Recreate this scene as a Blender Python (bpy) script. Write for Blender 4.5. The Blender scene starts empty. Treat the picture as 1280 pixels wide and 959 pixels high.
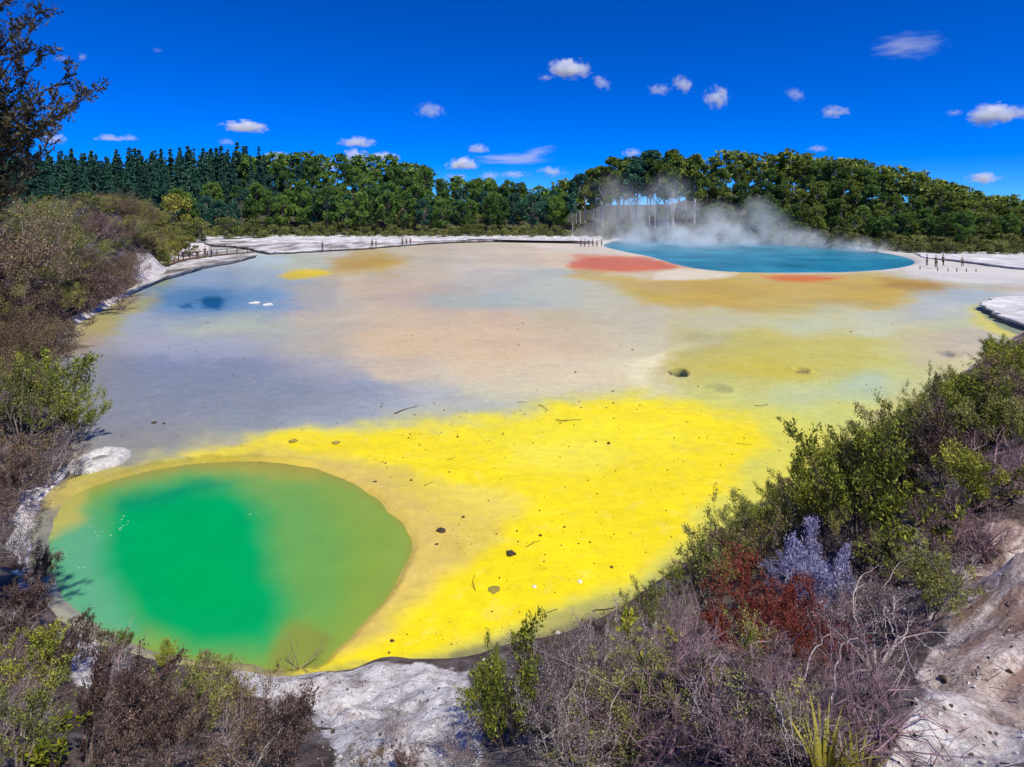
import bpy, bmesh, math, random
import numpy as np
from mathutils import Vector

# ------------------------------------------------------------------ camera, sky, sun, exposure
sc = bpy.context.scene
CAM_H = 10.0           # eye height above the mineral terrace
F, CX, HOR = 711.0, 640.0, 255.0   # focal length, optical axis and horizon in photograph pixels (1280 wide)
cam = bpy.data.objects.new('camera', bpy.data.cameras.new('camera'))
sc.collection.objects.link(cam); sc.camera = cam
cam.location = (0, 0, CAM_H); cam.rotation_euler = (math.radians(90), 0, 0)
cam.data.sensor_width = 36; cam.data.lens = 36 * F / 1280
cam.data.shift_y = -(479.5 - HOR) / 1280
cam.data.clip_start = 0.05; cam.data.clip_end = 20000

SUN_EL, SUN_AZ = math.radians(58), math.radians(142)
w = bpy.data.worlds.new('World'); sc.world = w; w.use_nodes = True
nt = w.node_tree; nt.nodes.clear()
sky = nt.nodes.new('ShaderNodeTexSky'); sky.sky_type = 'NISHITA'; sky.sun_disc = False
sky.sun_elevation = SUN_EL; sky.sun_rotation = SUN_AZ
sky.altitude = 4000; sky.air_density = 1.0; sky.dust_density = 0.0; sky.ozone_density = 10.0
hs = nt.nodes.new('ShaderNodeHueSaturation')
hs.inputs['Saturation'].default_value = 1.4; hs.inputs['Value'].default_value = 1.0
gm = nt.nodes.new('ShaderNodeMixRGB'); gm.blend_type = 'MULTIPLY'; gm.inputs[0].default_value = 1; gm.inputs[2].default_value = (.25, .63, 1.06, 1)
bg = nt.nodes.new('ShaderNodeBackground'); bg.inputs['Strength'].default_value = 0.15
wo = nt.nodes.new('ShaderNodeOutputWorld')
nt.links.new(sky.outputs[0], hs.inputs['Color']); nt.links.new(hs.outputs[0], gm.inputs[1])
nt.links.new(gm.outputs[0], bg.inputs['Color']); nt.links.new(bg.outputs[0], wo.inputs['Surface'])

sl = bpy.data.lights.new('sun', 'SUN'); sun = bpy.data.objects.new('sun', sl); sc.collection.objects.link(sun)
sl.energy = 4.9; sl.angle = math.radians(0.53); sl.color = (1.0, 0.95, 0.82)
sdir = Vector((math.sin(SUN_AZ) * math.cos(SUN_EL), math.cos(SUN_AZ) * math.cos(SUN_EL), math.sin(SUN_EL)))
sun.rotation_euler = sdir.to_track_quat('Z', 'Y').to_euler()
sun.location = (-30, 0, 60)

sc.view_settings.view_transform = 'Standard'; sc.view_settings.look = 'None'
sc.view_settings.exposure = 0.0; sc.view_settings.gamma = 1.0
sc.cycles.volume_step_rate = 0.35; sc.cycles.volume_bounces = 10
sc.cycles.volume_max_steps = 256
sc.cycles.transparent_max_bounces = 12
sc.cycles.max_bounces = 12; sc.cycles.diffuse_bounces = 3

# ------------------------------------------------------------------ helpers
COL = sc.collection
rs = np.random.RandomState(7)

def G(u, v, z=0.0):
    """the point at height z that the photograph shows at pixel (u, v)"""
    d = F * (CAM_H - z) / (v - HOR)
    return ((u - CX) / F * d, d, z)

def smooth(a, b, x):
    t = np.clip((x - a) / (b - a), 0, 1)
    return t * t * (3 - 2 * t)

def _hash(ix, iy, iz, seed):
    h = (ix.astype(np.int64) * 374761393 + iy.astype(np.int64) * 668265263 + iz.astype(np.int64) * 2147483647 + seed * 974711) & 0xFFFFFFFF
    h = ((h ^ (h >> 13)) * 1274126177) & 0xFFFFFFFF
    h = (h ^ (h >> 16)) & 0xFFFFFFFF
    return h.astype(np.float64) / 4294967295.0

def vnoise(x, y, seed=0):
    ix, iy = np.floor(x), np.floor(y); fx, fy = x - ix, y - iy
    fx = fx * fx * (3 - 2 * fx); fy = fy * fy * (3 - 2 * fy); z = np.zeros_like(ix)
    a, b = _hash(ix, iy, z, seed), _hash(ix + 1, iy, z, seed)
    c, d = _hash(ix, iy + 1, z, seed), _hash(ix + 1, iy + 1, z, seed)
    return (a + (b - a) * fx) * (1 - fy) + (c + (d - c) * fx) * fy

def fbm(x, y, seed=0, octs=4):
    """about -1..1"""
    s, amp, tot = 0, 1.0, 0
    for o in range(octs):
        s = s + amp * (vnoise(x * 2 ** o + 17.3 * o, y * 2 ** o + 9.1 * o, seed + o) * 2 - 1); tot += amp; amp *= .5
    return s / tot * 1.6

def lin(c):
    c = np.asarray(c, float) / 255.0
    return np.where(c <= .04045, c / 12.92, ((c + .055) / 1.055) ** 2.4)

def poly_sd(px, py, pts):
    """signed distance to a closed polygon, negative inside"""
    pts = np.asarray(pts, float); n = len(pts)
    best = np.full(px.shape, 1e18); inside = np.zeros(px.shape, bool)
    for i in range(n):
        ax, ay = pts[i][:2]; bx, by = pts[(i + 1) % n][:2]
        dx, dy = bx - ax, by - ay
        t = np.clip(((px - ax) * dx + (py - ay) * dy) / max(dx * dx + dy * dy, 1e-12), 0, 1)
        best = np.minimum(best, (px - ax - t * dx) ** 2 + (py - ay - t * dy) ** 2)
        if ay != by:
            c = ((ay > py) != (by > py)) & (px < (bx - ax) * (py - ay) / (by - ay) + ax)
            inside ^= c
    d = np.sqrt(best)
    return np.where(inside, -d, d)

def spline(pts, n=6, closed=True):
    """catmull-rom through the points"""
    pts = np.asarray(pts, float); m = len(pts); out = []
    for i in range(m if closed else m - 1):
        if closed: p = [pts[(i + k - 1) % m] for k in range(4)]
        else: p = [pts[min(max(i + k - 1, 0), m - 1)] for k in range(4)]
        for t in np.linspace(0, 1, n, endpoint=False):
            out.append(.5 * (2 * p[1] + (p[2] - p[0]) * t + (2 * p[0] - 5 * p[1] + 4 * p[2] - p[3]) * t * t + (3 * p[1] - p[0] - 3 * p[2] + p[3]) * t ** 3))
    if not closed: out.append(pts[-1])
    return np.array(out)

def mesh_np(name, verts, quads=None, tris=None, mats=(), midx=None, smooth_sh=False):
    verts = np.ascontiguousarray(verts, dtype=np.float32).reshape(-1, 3)
    me = bpy.data.meshes.new(name)
    q = np.zeros((0, 4), np.int32) if quads is None else np.asarray(quads, np.int32).reshape(-1, 4)
    t = np.zeros((0, 3), np.int32) if tris is None else np.asarray(tris, np.int32).reshape(-1, 3)
    loops = np.concatenate([q.ravel(), t.ravel()])
    nq, n_t = len(q), len(t)
    me.vertices.add(len(verts)); me.vertices.foreach_set('co', verts.ravel())
    me.loops.add(len(loops)); me.loops.foreach_set('vertex_index', loops)
    me.polygons.add(nq + n_t)
    st = np.concatenate([np.arange(nq) * 4, nq * 4 + np.arange(n_t) * 3]).astype(np.int32)
    me.polygons.foreach_set('loop_start', st)
    for m in mats: me.materials.append(m)
    if midx is not None: me.polygons.foreach_set('material_index', np.asarray(midx, np.int32))
    me.polygons.foreach_set('use_smooth', np.full(nq + n_t, smooth_sh, bool))
    me.update(calc_edges=True); me.validate()
    return me

def obj(name, me, parent=None, loc=None, kind=None):
    o = bpy.data.objects.new(name, me); COL.objects.link(o)
    if parent: o.parent = parent
    if loc is not None: o.location = loc
    if kind: o['kind'] = kind
    return o

def tag(o, label, cat, group=None):
    o['label'] = label; o['category'] = cat
    if group: o['group'] = group
    return o

def thing(name, label, cat, loc=(0, 0, 0), group=None):
    o = bpy.data.objects.new(name, None); COL.objects.link(o); o.location = loc
    o.empty_display_size = .2
    return tag(o, label, cat, group)

def grid_mesh(name, P, mats, colors=None, extra=None, smooth_sh=True):
    """P: (rows, cols, 3)"""
    r, c = P.shape[:2]
    i = np.arange(r * c).reshape(r, c)
    q = np.stack([i[:-1, :-1], i[:-1, 1:], i[1:, 1:], i[1:, :-1]], -1).reshape(-1, 4)
    me = mesh_np(name, P.reshape(-1, 3), quads=q, mats=mats, smooth_sh=smooth_sh)
    if colors is not None: add_color(me, 'Col', colors.reshape(-1, 3))
    if extra:
        for k, a in extra.items():
            at = me.attributes.new(k, 'FLOAT', 'POINT'); at.data.foreach_set('value', a.astype(np.float32).ravel())
    return me

def add_color(me, name, c):
    at = me.color_attributes.new(name, 'FLOAT_COLOR', 'POINT')
    a = np.ones((len(c), 4), np.float32); a[:, :3] = c
    at.data.foreach_set('color', a.ravel())

# ---- materials
class N:
    def __init__(self, name):
        self.m = bpy.data.materials.new(name); self.m.use_nodes = True
        self.t = self.m.node_tree; self.t.nodes.clear()
        self.out = self.t.nodes.new('ShaderNodeOutputMaterial')
    def n(self, typ, **kw):
        nd = self.t.nodes.new('ShaderNode' + typ)
        for k, v in kw.items():
            if k.startswith('i_'):
                key = k[2:].replace('_', ' ')
                nd.inputs[key].default_value = v
            else: setattr(nd, k, v)
        return nd
    def l(self, a, b): self.t.links.new(a, b)
    def ramp(self, fac, stops, interp='LINEAR'):
        r = self.n('ValToRGB'); r.color_ramp.interpolation = interp
        e = r.color_ramp.elements
        while len(e) < len(stops): e.new(.5)
        for el, (p, c) in zip(e, stops):
            el.position = p; el.color = tuple(c) + (1,) if len(c) == 3 else c
        self.l(fac, r.inputs[0]); return r.outputs[0]
    def math(self, op, a, b=None, c=None, clamp=False):
        nd = self.n('Math', operation=op); nd.use_clamp = clamp
        for k, x in enumerate((a, b, c)):
            if x is None: continue
            if isinstance(x, (int, float)): nd.inputs[k].default_value = x
            else: self.l(x, nd.inputs[k])
        return nd.outputs[0]
    def mix(self, fac, a, b, mode='MIX'):
        nd = self.n('MixRGB', blend_type=mode)
        for k, x in enumerate((fac, a, b)):
            if isinstance(x, (int, float)): nd.inputs[k].default_value = x
            elif isinstance(x, tuple): nd.inputs[k].default_value = x + (1,)
            else: self.l(x, nd.inputs[k])
        return nd.outputs[0]
    def noise(self, vec, scale, detail=4, rough=.55, dim='3D', w=None):
        nd = self.n('TexNoise', noise_dimensions=dim, i_Scale=scale, i_Detail=detail, i_Roughness=rough)
        if vec is not None: self.l(vec, nd.inputs['Vector'])
        if w is not None: self.l(w, nd.inputs['W'])
        return nd.outputs['Fac']

def plain(name, col, rough=.7, spec=.3, var=.25, scale=8.0, bump=.0):
    s = N(name); tc = s.n('TexCoord').outputs['Object']
    nz = s.noise(tc, scale)
    c = s.ramp(nz, [(.25, tuple(x * (1 - var) for x in col)), (.75, tuple(min(1, x * (1 + var)) for x in col))])
    p = s.n('BsdfPrincipled', i_Roughness=rough); p.inputs['Specular IOR Level'].default_value = spec
    s.l(c, p.inputs['Base Color'])
    if bump:
        b = s.n('Bump', i_Strength=bump); s.l(s.noise(tc, scale * 3), b.inputs['Height']); s.l(b.outputs[0], p.inputs['Normal'])
    s.l(p.outputs[0], s.out.inputs['Surface']); return s.m

def leafy(name, cols, trans=.25, clump=2.0, rough=.6):
    """foliage: each leaf takes its own tone, clumps and plants differ a little"""
    s = N(name); g = s.n('NewGeometry'); oi = s.n('ObjectInfo'); tc = s.n('TexCoord').outputs['Object']
    nz = s.noise(tc, clump, 2)
    f = s.math('ADD', s.math('MULTIPLY', g.outputs['Random Per Island'], .45), s.math('MULTIPLY', nz, .55))
    f = s.math('ADD', f, s.math('MULTIPLY_ADD', oi.outputs['Random'], .24, -.12), clamp=True)
    n = len(cols)
    c = s.ramp(f, [(.2 + .6 * k / (n - 1), cols[k]) for k in range(n)])
    p = s.n('BsdfPrincipled', i_Roughness=rough); p.inputs['Specular IOR Level'].default_value = .25
    s.l(c, p.inputs['Base Color'])
    if trans:
        t = s.n('BsdfTranslucent'); s.l(c, t.inputs['Color'])
        mx = s.n('MixShader'); mx.inputs[0].default_value = trans
        s.l(p.outputs[0], mx.inputs[1]); s.l(t.outputs[0], mx.inputs[2]); s.l(mx.outputs[0], s.out.inputs['Surface'])
    else: s.l(p.outputs[0], s.out.inputs['Surface'])
    return s.m

# ------------------------------------------------------------------ the lie of the land
def GP(pts): return np.array([G(u, v)[:2] for u, v in pts])

POOL_PX = [(48, 690), (53, 655), (78, 620), (120, 602), (170, 588), (235, 576), (320, 572), (390, 580), (450, 602), (493, 633), (522, 668),
           (516, 705), (492, 745), (460, 783), (430, 812), (400, 838), (340, 842), (290, 832), (200, 822), (120, 792), (72, 757), (52, 722)]
POOL = spline(GP(POOL_PX), 10)
POOL = POOL + .06 * np.stack([fbm(POOL[:, 0] * 1.6, POOL[:, 1] * 1.6, 401, 4), fbm(POOL[:, 0] * 1.6 + 9, POOL[:, 1] * 1.6, 402, 4)], 1)
LAKE_PX = [(752, 306), (775, 314), (815, 322), (845, 331), (880, 338), (930, 341.5), (1000, 342), (1070, 340.5), (1120, 336), (1147, 328),
           (1130, 320), (1090, 313), (1040, 307), (980, 302), (900, 298), (830, 297), (780, 299)]
LAKE = spline(GP(LAKE_PX), 4)
SHORE_PX = [(255, 325), (225, 338), (195, 352), (165, 367), (130, 386), (92, 408), (62, 440), (58, 470), (66, 510), (84, 545), (92, 585), (66, 612), (50, 645),
            (43, 690), (50, 730), (72, 765), (120, 800), (200, 826), (290, 836), (345, 846), (400, 840), (440, 836), (480, 822), (520, 824), (580, 822), (640, 804),
            (700, 792), (760, 768), (800, 742), (870, 692), (930, 648), (1000, 594), (1080, 545), (1150, 500), (1205, 464), (1262, 425), (1330, 388), (1430, 362)]
_near = spline(GP(SHORE_PX), 4, closed=False)
SHORE = np.vstack([_near, [(150, 85), (500, 100), (500, 420), (-90, 420), (-85, 160), (-66, 125)]])

def bank_raw(x, y):
    d = poly_sd(x, y, SHORE); d = np.where((d > 0) & (x < 0), np.maximum(d - 5.0 * smooth(78, 96, y), np.minimum(d, .04)), d)
    cap = 8.3 + .7 * smooth(-20, -32, x) - 6.7 * smooth(100, 132, y)
    left = smooth(-3, -16, x)
    s = .66 + .54 * left * smooth(25, 45, y) - .12 * left * smooth(25, 14, y)
    k = 2.2
    a, b = s * np.maximum(d, 0), cap
    h = np.clip(.5 + .5 * (b - a) / k, 0, 1); z = b * (1 - h) + a * h - k * h * (1 - h)
    z = z + k * .25 * np.exp(-np.maximum(d, 0))*0
    rel = smooth(0, 2.5, d); near = smooth(0, .6, d)
    z = z + rel * .45 * fbm(x * .45, y * .45, 3, 3) + near * .13 * fbm(x * 1.7, y * 1.7, 11, 4) + near * .035 * fbm(x * 8, y * 8, 23, 3)
    return np.where(d > 0, np.maximum(z, .02 * np.minimum(d, 1)), np.maximum(-1.2, .45 * d)), d

FRONT_U, FRONT_Y = [-400, 0, 640, 760, 860, 960, 1040, 1110, 1200, 1280, 1700], [162, 162, 163, 160, 152, 143, 131, 119, 112, 110, 108]
def forest_front(x, y):
    """distance (m) behind the foot of the wooded slope"""
    u = CX + F * x / np.maximum(y, 1)
    f = np.interp(u, FRONT_U, FRONT_Y)
    return y - f

def hill_z(x, y):
    u = CX + F * x / np.maximum(y, 1)
    H = np.interp(u, [-400, 0, 200, 260, 400, 560, 680, 730, 780, 830, 900, 960, 1040, 1110, 1200, 1280, 1600], [12, 12, 12, 13, 18, 10, 5, 5, 6, 8.5, 15.5, 15.5, 13.5, 11, 6.5, 2.5, 0])
    dd = forest_front(x, y)
    return -.25 + smooth(0, 75, dd) * H + 1.0 * smooth(0, 15, dd) * fbm(x * .05, y * .05, 41, 3)

# ------------------------------------------------------------------ terrace: colours of the mineral deposits, some water reflections painted in
CTRL = """
250 312 185 185 192|300 312 190 190 195|400 312 205 200 198|500 312 208 195 175|600 312 215 200 188|700 312 222 205 190|780 318 225 215 205|1200 345 225 220 228|1300 345 225 220 228
240 326 190 197 208|320 326 188 202 216|380 328 190 195 180|440 327 200 168 96|480 327 202 172 84|530 326 198 185 170|610 326 212 196 182|690 326 214 194 176
190 346 165 172 135|250 346 165 185 216|330 346 182 196 214|440 346 206 190 168|520 346 206 190 172|600 346 202 192 182|680 346 192 195 190|745 346 205 192 150
140 372 170 160 115|190 372 135 160 195|270 372 90 130 180|330 372 150 175 210|400 370 200 190 180|500 370 202 182 168|560 370 186 181 172|620 370 182 186 190|700 370 186 190 190|760 372 205 190 165|900 372 205 170 70|1100 370 205 178 85|1180 370 184 190 196|1230 366 190 195 190|1300 365 210 208 215
105 400 178 165 138|190 400 162 172 196|300 400 184 190 182|400 400 200 186 172|500 400 212 190 166|620 400 212 186 166|700 400 200 186 162|800 400 200 190 172|900 400 202 196 165|1000 400 204 200 165|1100 400 205 204 180|1200 400 205 205 168|1300 400 190 190 170
80 430 165 158 168|200 430 168 168 188|300 430 172 172 180|400 430 190 180 170|500 430 220 190 162|620 430 222 190 166|720 430 216 196 172|800 430 216 205 178|870 430 200 190 132|950 430 204 195 112|1050 430 204 198 122|1150 430 205 196 152|1230 430 200 192 172
90 460 155 155 170|200 460 142 147 168|300 460 146 150 172|400 460 178 174 182|500 460 212 192 172|600 460 222 200 176|700 460 222 205 182|790 460 226 212 184|870 460 200 188 118|950 460 205 195 96|1050 460 196 198 138|1110 460 204 204 132|1180 460 205 198 152
110 490 150 150 160|250 490 140 145 166|350 490 154 160 180|450 490 166 170 190|550 490 186 186 192|620 490 205 200 182|700 490 214 205 180|800 490 220 210 172|900 490 204 204 128|1000 490 204 208 146|1080 488 194 204 160|1150 490 205 204 150
150 520 148 148 156|300 520 152 157 166|400 518 166 171 186|500 516 172 176 190|600 512 186 189 188|680 508 196 196 156|1000 520 214 216 122|1060 516 212 212 122|1130 515 208 202 130
120 545 146 144 150|200 550 152 150 152|260 556 178 172 150|60 600 150 145 135|100 590 160 155 125|1060 545 212 210 120|980 600 215 210 110|900 660 200 200 120|760 768 165 160 105|700 785 155 148 105|600 812 150 140 95|500 825 160 145 90
""".replace('\n', '|')
CTRL = np.array([[float(a) for a in t.split()] for t in CTRL.split('|') if t.strip()])

# outline (photo pixels), colour, edge softness in px, strength, wobble in px
PATCHES = [
    # broad bands on the far terrace
    ([(705, 330), (720, 320), (770, 319), (815, 324.5), (848, 333), (880, 340.5), (876, 342.5), (840, 338), (805, 339), (750, 340), (715, 337)], (218, 112, 76), 6, .95, 4),
    ([(600, 318), (700, 316), (720, 326), (700, 334), (620, 330)], (222, 200, 180), 9, .6, 3),
    ([(715, 338), (760, 344), (840, 346), (900, 349), (1000, 348), (1100, 347), (1160, 349), (1215, 360), (1130, 372), (1060, 382), (960, 386), (880, 381), (800, 380), (760, 364), (725, 350)], (205, 170, 74), 12, .78, 7),
    ([(1100, 349), (1160, 350), (1210, 360), (1150, 364), (1110, 360)], (180, 135, 30), 9, .85, 3),
    ([(770, 360), (830, 366), (840, 378), (800, 381), (775, 370)], (205, 178, 55), 7, .7, 4),
    ([(940, 375), (1030, 372), (1020, 392), (1000, 400), (960, 396)], (206, 182, 90), 9, .6, 4),  # ochre smear, a faint tree reflection painted into the ground colour
    ([(950, 345.5), (975, 344), (1010, 344.5), (1060, 346), (1040, 351), (1005, 354), (972, 351)], (222, 120, 50), 4, .95, 2),
    ([(428, 330), (470, 322), (515, 321), (500, 328), (470, 336), (440, 342), (400, 340)], (196, 158, 62), 8, .8, 3),
    ([(345, 345), (362, 338), (395, 336.5), (412, 341), (395, 346), (362, 350)], (238, 206, 18), 4, 1, 2),
    ([(720, 352), (770, 356), (800, 374), (760, 392), (700, 378), (640, 368)], (196, 196, 186), 12, .6, 4),
    ([(560, 330), (640, 328), (690, 334), (640, 344), (570, 342)], (205, 198, 194), 9, .55, 4),
    ([(420, 355), (520, 352), (580, 362), (520, 372), (440, 372)], (205, 178, 160), 10, .55, 4),
    ([(520, 370), (600, 366), (680, 372), (690, 382), (600, 386), (540, 382)], (172, 182, 184), 9, .55, 4),
    # pale blue spring on the left, reflected sky partly painted into its blue
    ([(185, 368), (215, 360), (275, 358), (330, 364), (345, 378), (300, 390), (230, 394), (190, 386)], (120, 160, 200), 13, .75, 4),
    ([(196, 371), (225, 364), (262, 363), (300, 369), (286, 384), (240, 386), (205, 380)], (70, 130, 180), 8, .6, 3),
    ([(248, 376), (255, 371), (275, 370), (282, 377), (276, 386), (258, 385)], (14, 82, 128), 4, .95, 2),
    ([(222, 382), (236, 380), (242, 384), (230, 386)], (30, 90, 140), 2, .8, 1),
    ([(108, 402), (135, 388), (170, 372), (192, 366), (196, 376), (170, 392), (140, 416), (95, 428)], (172, 162, 98), 9, .75, 4),
    ([(90, 420), (140, 408), (120, 436), (80, 446)], (180, 158, 140), 9, .6, 4),
    # grey silica flat, sky reflected in its water film painted as colour
    ([(100, 470), (180, 452), (290, 458), (390, 478), (480, 496), (400, 512), (260, 520), (140, 520), (95, 500)], (144, 147, 155), 30, .65, 8),
    ([(130, 430), (240, 420), (330, 430), (300, 446), (180, 446)], (176, 178, 200), 16, .6, 5),
    ([(200, 402), (320, 400), (420, 410), (340, 420), (220, 418)], (186, 192, 176), 12, .5, 5),
    # salmon and cream bands
    ([(440, 418), (560, 398), (680, 402), (740, 424), (720, 446), (600, 462), (500, 452)], (220, 192, 158), 30, .45, 9),
    ([(520, 388), (640, 386), (660, 396), (560, 402)], (212, 182, 158), 10, .35, 5),
    ([(480, 470), (620, 452), (760, 462), (790, 490), (690, 500), (560, 486)], (224, 206, 180), 20, .55, 6),
    ([(786, 476), (790, 458), (815, 444), (870, 428), (905, 424), (850, 440), (818, 458), (806, 474), (812, 492), (800, 494)], (238, 226, 196), 8, .85, 3),
    ([(846, 426), (880, 420), (925, 422), (900, 432), (860, 434)], (176, 170, 128), 7, .5, 3),
    ([(850, 440), (960, 424), (1080, 428), (1130, 446), (1060, 470), (960, 476), (880, 480), (830, 470)], (204, 190, 84), 20, .65, 6),
    ([(880, 452), (980, 448), (1060, 456), (1000, 470), (910, 468)], (210, 190, 66), 12, .5, 5),
    ([(960, 496), (1040, 480), (1110, 470), (1120, 486), (1060, 500), (990, 508)], (192, 204, 172), 16, .45, 6),
    ([(1050, 478), (1095, 470), (1106, 478), (1076, 486)], (178, 200, 196), 9, .45, 4),
    ([(930, 405), (1010, 398), (1060, 404), (1000, 412)], (196, 206, 184), 8, .5, 4),
    ([(1120, 386), (1200, 372), (1225, 382), (1200, 396), (1130, 400)], (188, 192, 204), 12, .6, 4),
    ([(1180, 360), (1240, 358), (1250, 366), (1220, 378), (1190, 372)], (178, 192, 206), 7, .7, 3),
    ([(1212, 388), (1222, 380), (1236, 398), (1270, 414), (1290, 424), (1250, 420), (1222, 408)], (222, 208, 96), 6, .85, 3),
    ([(1218, 386), (1226, 382), (1240, 398), (1290, 420), (1300, 428), (1246, 408)], (98, 122, 128), 3, .8, 2),
    ([(1140, 420), (1230, 416), (1240, 440), (1200, 456), (1140, 446)], (206, 188, 168), 12, .6, 5),
    ([(1178, 442), (1190, 439), (1200, 443), (1190, 447)], (98, 100, 112), 3, .8, 2),
    ([(880, 488), (890, 484), (908, 484), (914, 489), (900, 492)], (140, 144, 104), 4, .7, 2),
    ([(834, 465), (838, 461), (850, 460.5), (860, 463), (861, 467), (850, 470), (840, 469)], (28, 58, 52), 1.2, 1, .6),
    ([(836, 470), (850, 472), (864, 468), (866, 473), (846, 477)], (214, 208, 150), 3, .7, 1),
    ([(990, 462), (1000, 459.5), (1012, 462), (1008, 466), (994, 466)], (128, 118, 82), 2, .85, 1),
    # the sulphur sheet
    ([(470, 512), (640, 502), (740, 492), (840, 500), (760, 515), (640, 524), (480, 530)], (196, 192, 166), 12, .45, 5),
    ([(190, 575), (250, 564), (330, 541), (440, 530), (560, 524), (650, 514), (720, 500), (820, 496), (900, 505), (990, 525), (1050, 545), (1010, 590), (940, 640), (880, 690), (800, 738), (700, 778), (600, 818), (480, 836), (380, 846), (250, 600)], (228, 219, 88), 20, .9, 7),
    ([(255, 570), (330, 548), (430, 538), (560, 532), (650, 522), (720, 507), (800, 503), (880, 511), (930, 526), (955, 550), (928, 590), (876, 640), (840, 682), (812, 708), (752, 736), (700, 758), (640, 783), (570, 806), (500, 818), (430, 838), (380, 846), (400, 820), (470, 770), (440, 600), (330, 580)], (254, 230, 2), 15, 1, 6),
    ([(560, 545), (680, 522), (820, 516), (900, 540), (780, 572), (640, 580)], (255, 238, 40), 22, .6, 8),
    ([(650, 560), (740, 552), (800, 570), (720, 590), (640, 588)], (252, 238, 92), 16, .45, 8),
    # tan collar between the pool and the yellow
    ([(280, 573), (340, 561), (420, 566), (490, 582), (560, 605), (640, 620), (640, 668), (592, 700), (545, 732), (510, 764), (470, 796), (430, 822), (400, 830), (440, 700)], (232, 206, 92), 15, .95, 6),
    ([(400, 572), (470, 592), (540, 640), (590, 662), (570, 700), (520, 738), (476, 780), (440, 812), (440, 700)], (226, 196, 104), 10, .95, 5),
    ([(560, 610), (650, 606), (660, 640), (600, 650)], (244, 220, 96), 14, .6, 6),
    # olive wet margin under the near bank, grey lip left of the pool
    ([(440, 832), (520, 822), (600, 812), (660, 776), (720, 760), (790, 738), (815, 722), (880, 676), (960, 626), (1000, 596), (1090, 540), (1160, 500), (1100, 560), (900, 720), (700, 830), (500, 850)], (178, 172, 104), 9, .8, 5),
    ([(560, 818), (640, 796), (700, 784), (770, 762), (820, 735), (800, 770), (690, 812), (580, 836)], (136, 130, 96), 7, .8, 4),
    ([(84, 600), (110, 590), (170, 584), (250, 570), (330, 560), (330, 574), (240, 582), (170, 596), (110, 612), (60, 640)], (200, 184, 84), 5, .8, 3),
    ([(228, 566), (290, 555), (340, 548), (330, 566), (250, 574)], (244, 220, 60), 6, .75, 3),
    ([(48, 640), (60, 612), (120, 596), (100, 612), (70, 640)], (206, 186, 110), 5, .7, 3),
]
WHITE_PX = [  # bare white sinter on the far side, crisp lobed edges
    ([(700, 306), (740, 310), (800, 320), (846, 330), (880, 340), (1000, 343), (1060, 342), (1130, 338), (1160, 345), (1215, 352), (1300, 352), (1420, 350), (1420, 316), (1150, 318), (1100, 296), (740, 296), (700, 300)], (226, 218, 222), 3, .95, 2),
    ([(818, 342), (850, 336), (920, 343), (900, 347), (860, 350), (815, 350)], (232, 220, 206), 3, .9, 2),
    ([(760, 341), (800, 342), (830, 346), (800, 350)], (214, 200, 186), 5, .8, 2),
    ([(640, 302), (760, 300), (790, 318), (740, 317), (680, 311)], (228, 214, 206), 3, .9, 2),
    ([(1165, 353), (1220, 357), (1280, 356), (1420, 352), (1420, 362), (1270, 366), (1225, 362)], (196, 176, 156), 5, .7, 2),
]

def paint(u, v, x, y):
    c = np.empty(u.shape + (3,)); shp = u.shape
    uf, vf, xf, yf = u.ravel(), v.ravel(), x.ravel(), y.ravel()
    # wobble of every boundary, in metres on the ground, taken back to pixels
    D = F * CAM_H / np.maximum(vf - HOR, 5)
    n1 = fbm(xf * 40 / D * .35 , yf * .0 + np.log(D) * 14, 5, 4); n2 = fbm(xf * 40 / D * .35 + 50, np.log(D) * 14 + 31, 8, 4)
    n3 = fbm(xf * 1.3, yf * 1.3, 77, 4)
    out = np.zeros((len(uf), 3)); CT = lin(CTRL[:, 2:5])
    for s in range(0, len(uf), 40000):
        e = slice(s, s + 40000)
        uu = uf[e] + 14 * n1[e]; vv = vf[e] + 4 * n2[e]
        d2 = (uu[:, None] - CTRL[None, :, 0]) ** 2 + (2.2 * (vv[:, None] - CTRL[None, :, 1])) ** 2 + 160
        wgt = d2 ** -2.0
        out[e] = wgt @ CT / wgt.sum(1)[:, None]
    for pts, col, soft, stg, wob in PATCHES + WHITE_PX:
        uu = uf + wob * (2.2 * n1 + .8 * n3); vv = vf + wob * (.8 * n2 + .35 * n3) * np.clip((vf - HOR) / 120, .25, 1.6)
        pp = np.array(pts, float)
        near = (uf > pp[:, 0].min() - 60) & (uf < pp[:, 0].max() + 60) & (vf > pp[:, 1].min() - 50) & (vf < pp[:, 1].max() + 50)
        idx = np.nonzero(near)[0]
        if not len(idx): continue
        k = 2.0  # edges are tighter up and down than along
        q = pp.copy(); q[:, 1] *= k
        sd = poly_sd(uu[idx], vv[idx] * k, q) / k
        m = smooth(soft * .75, -soft * .75, sd)[:, None] * stg
        out[idx] = out[idx] * (1 - m) + lin(col)[None] * m
    return out.reshape(shp + (3,)), n3.reshape(shp)

ALB = np.array([.80, .81, .71])   # full sun on level ground gives a little over the albedo

def pool_depth(x, y):
    return poly_sd(x, y, POOL), poly_sd(x, y, LAKE)

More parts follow.
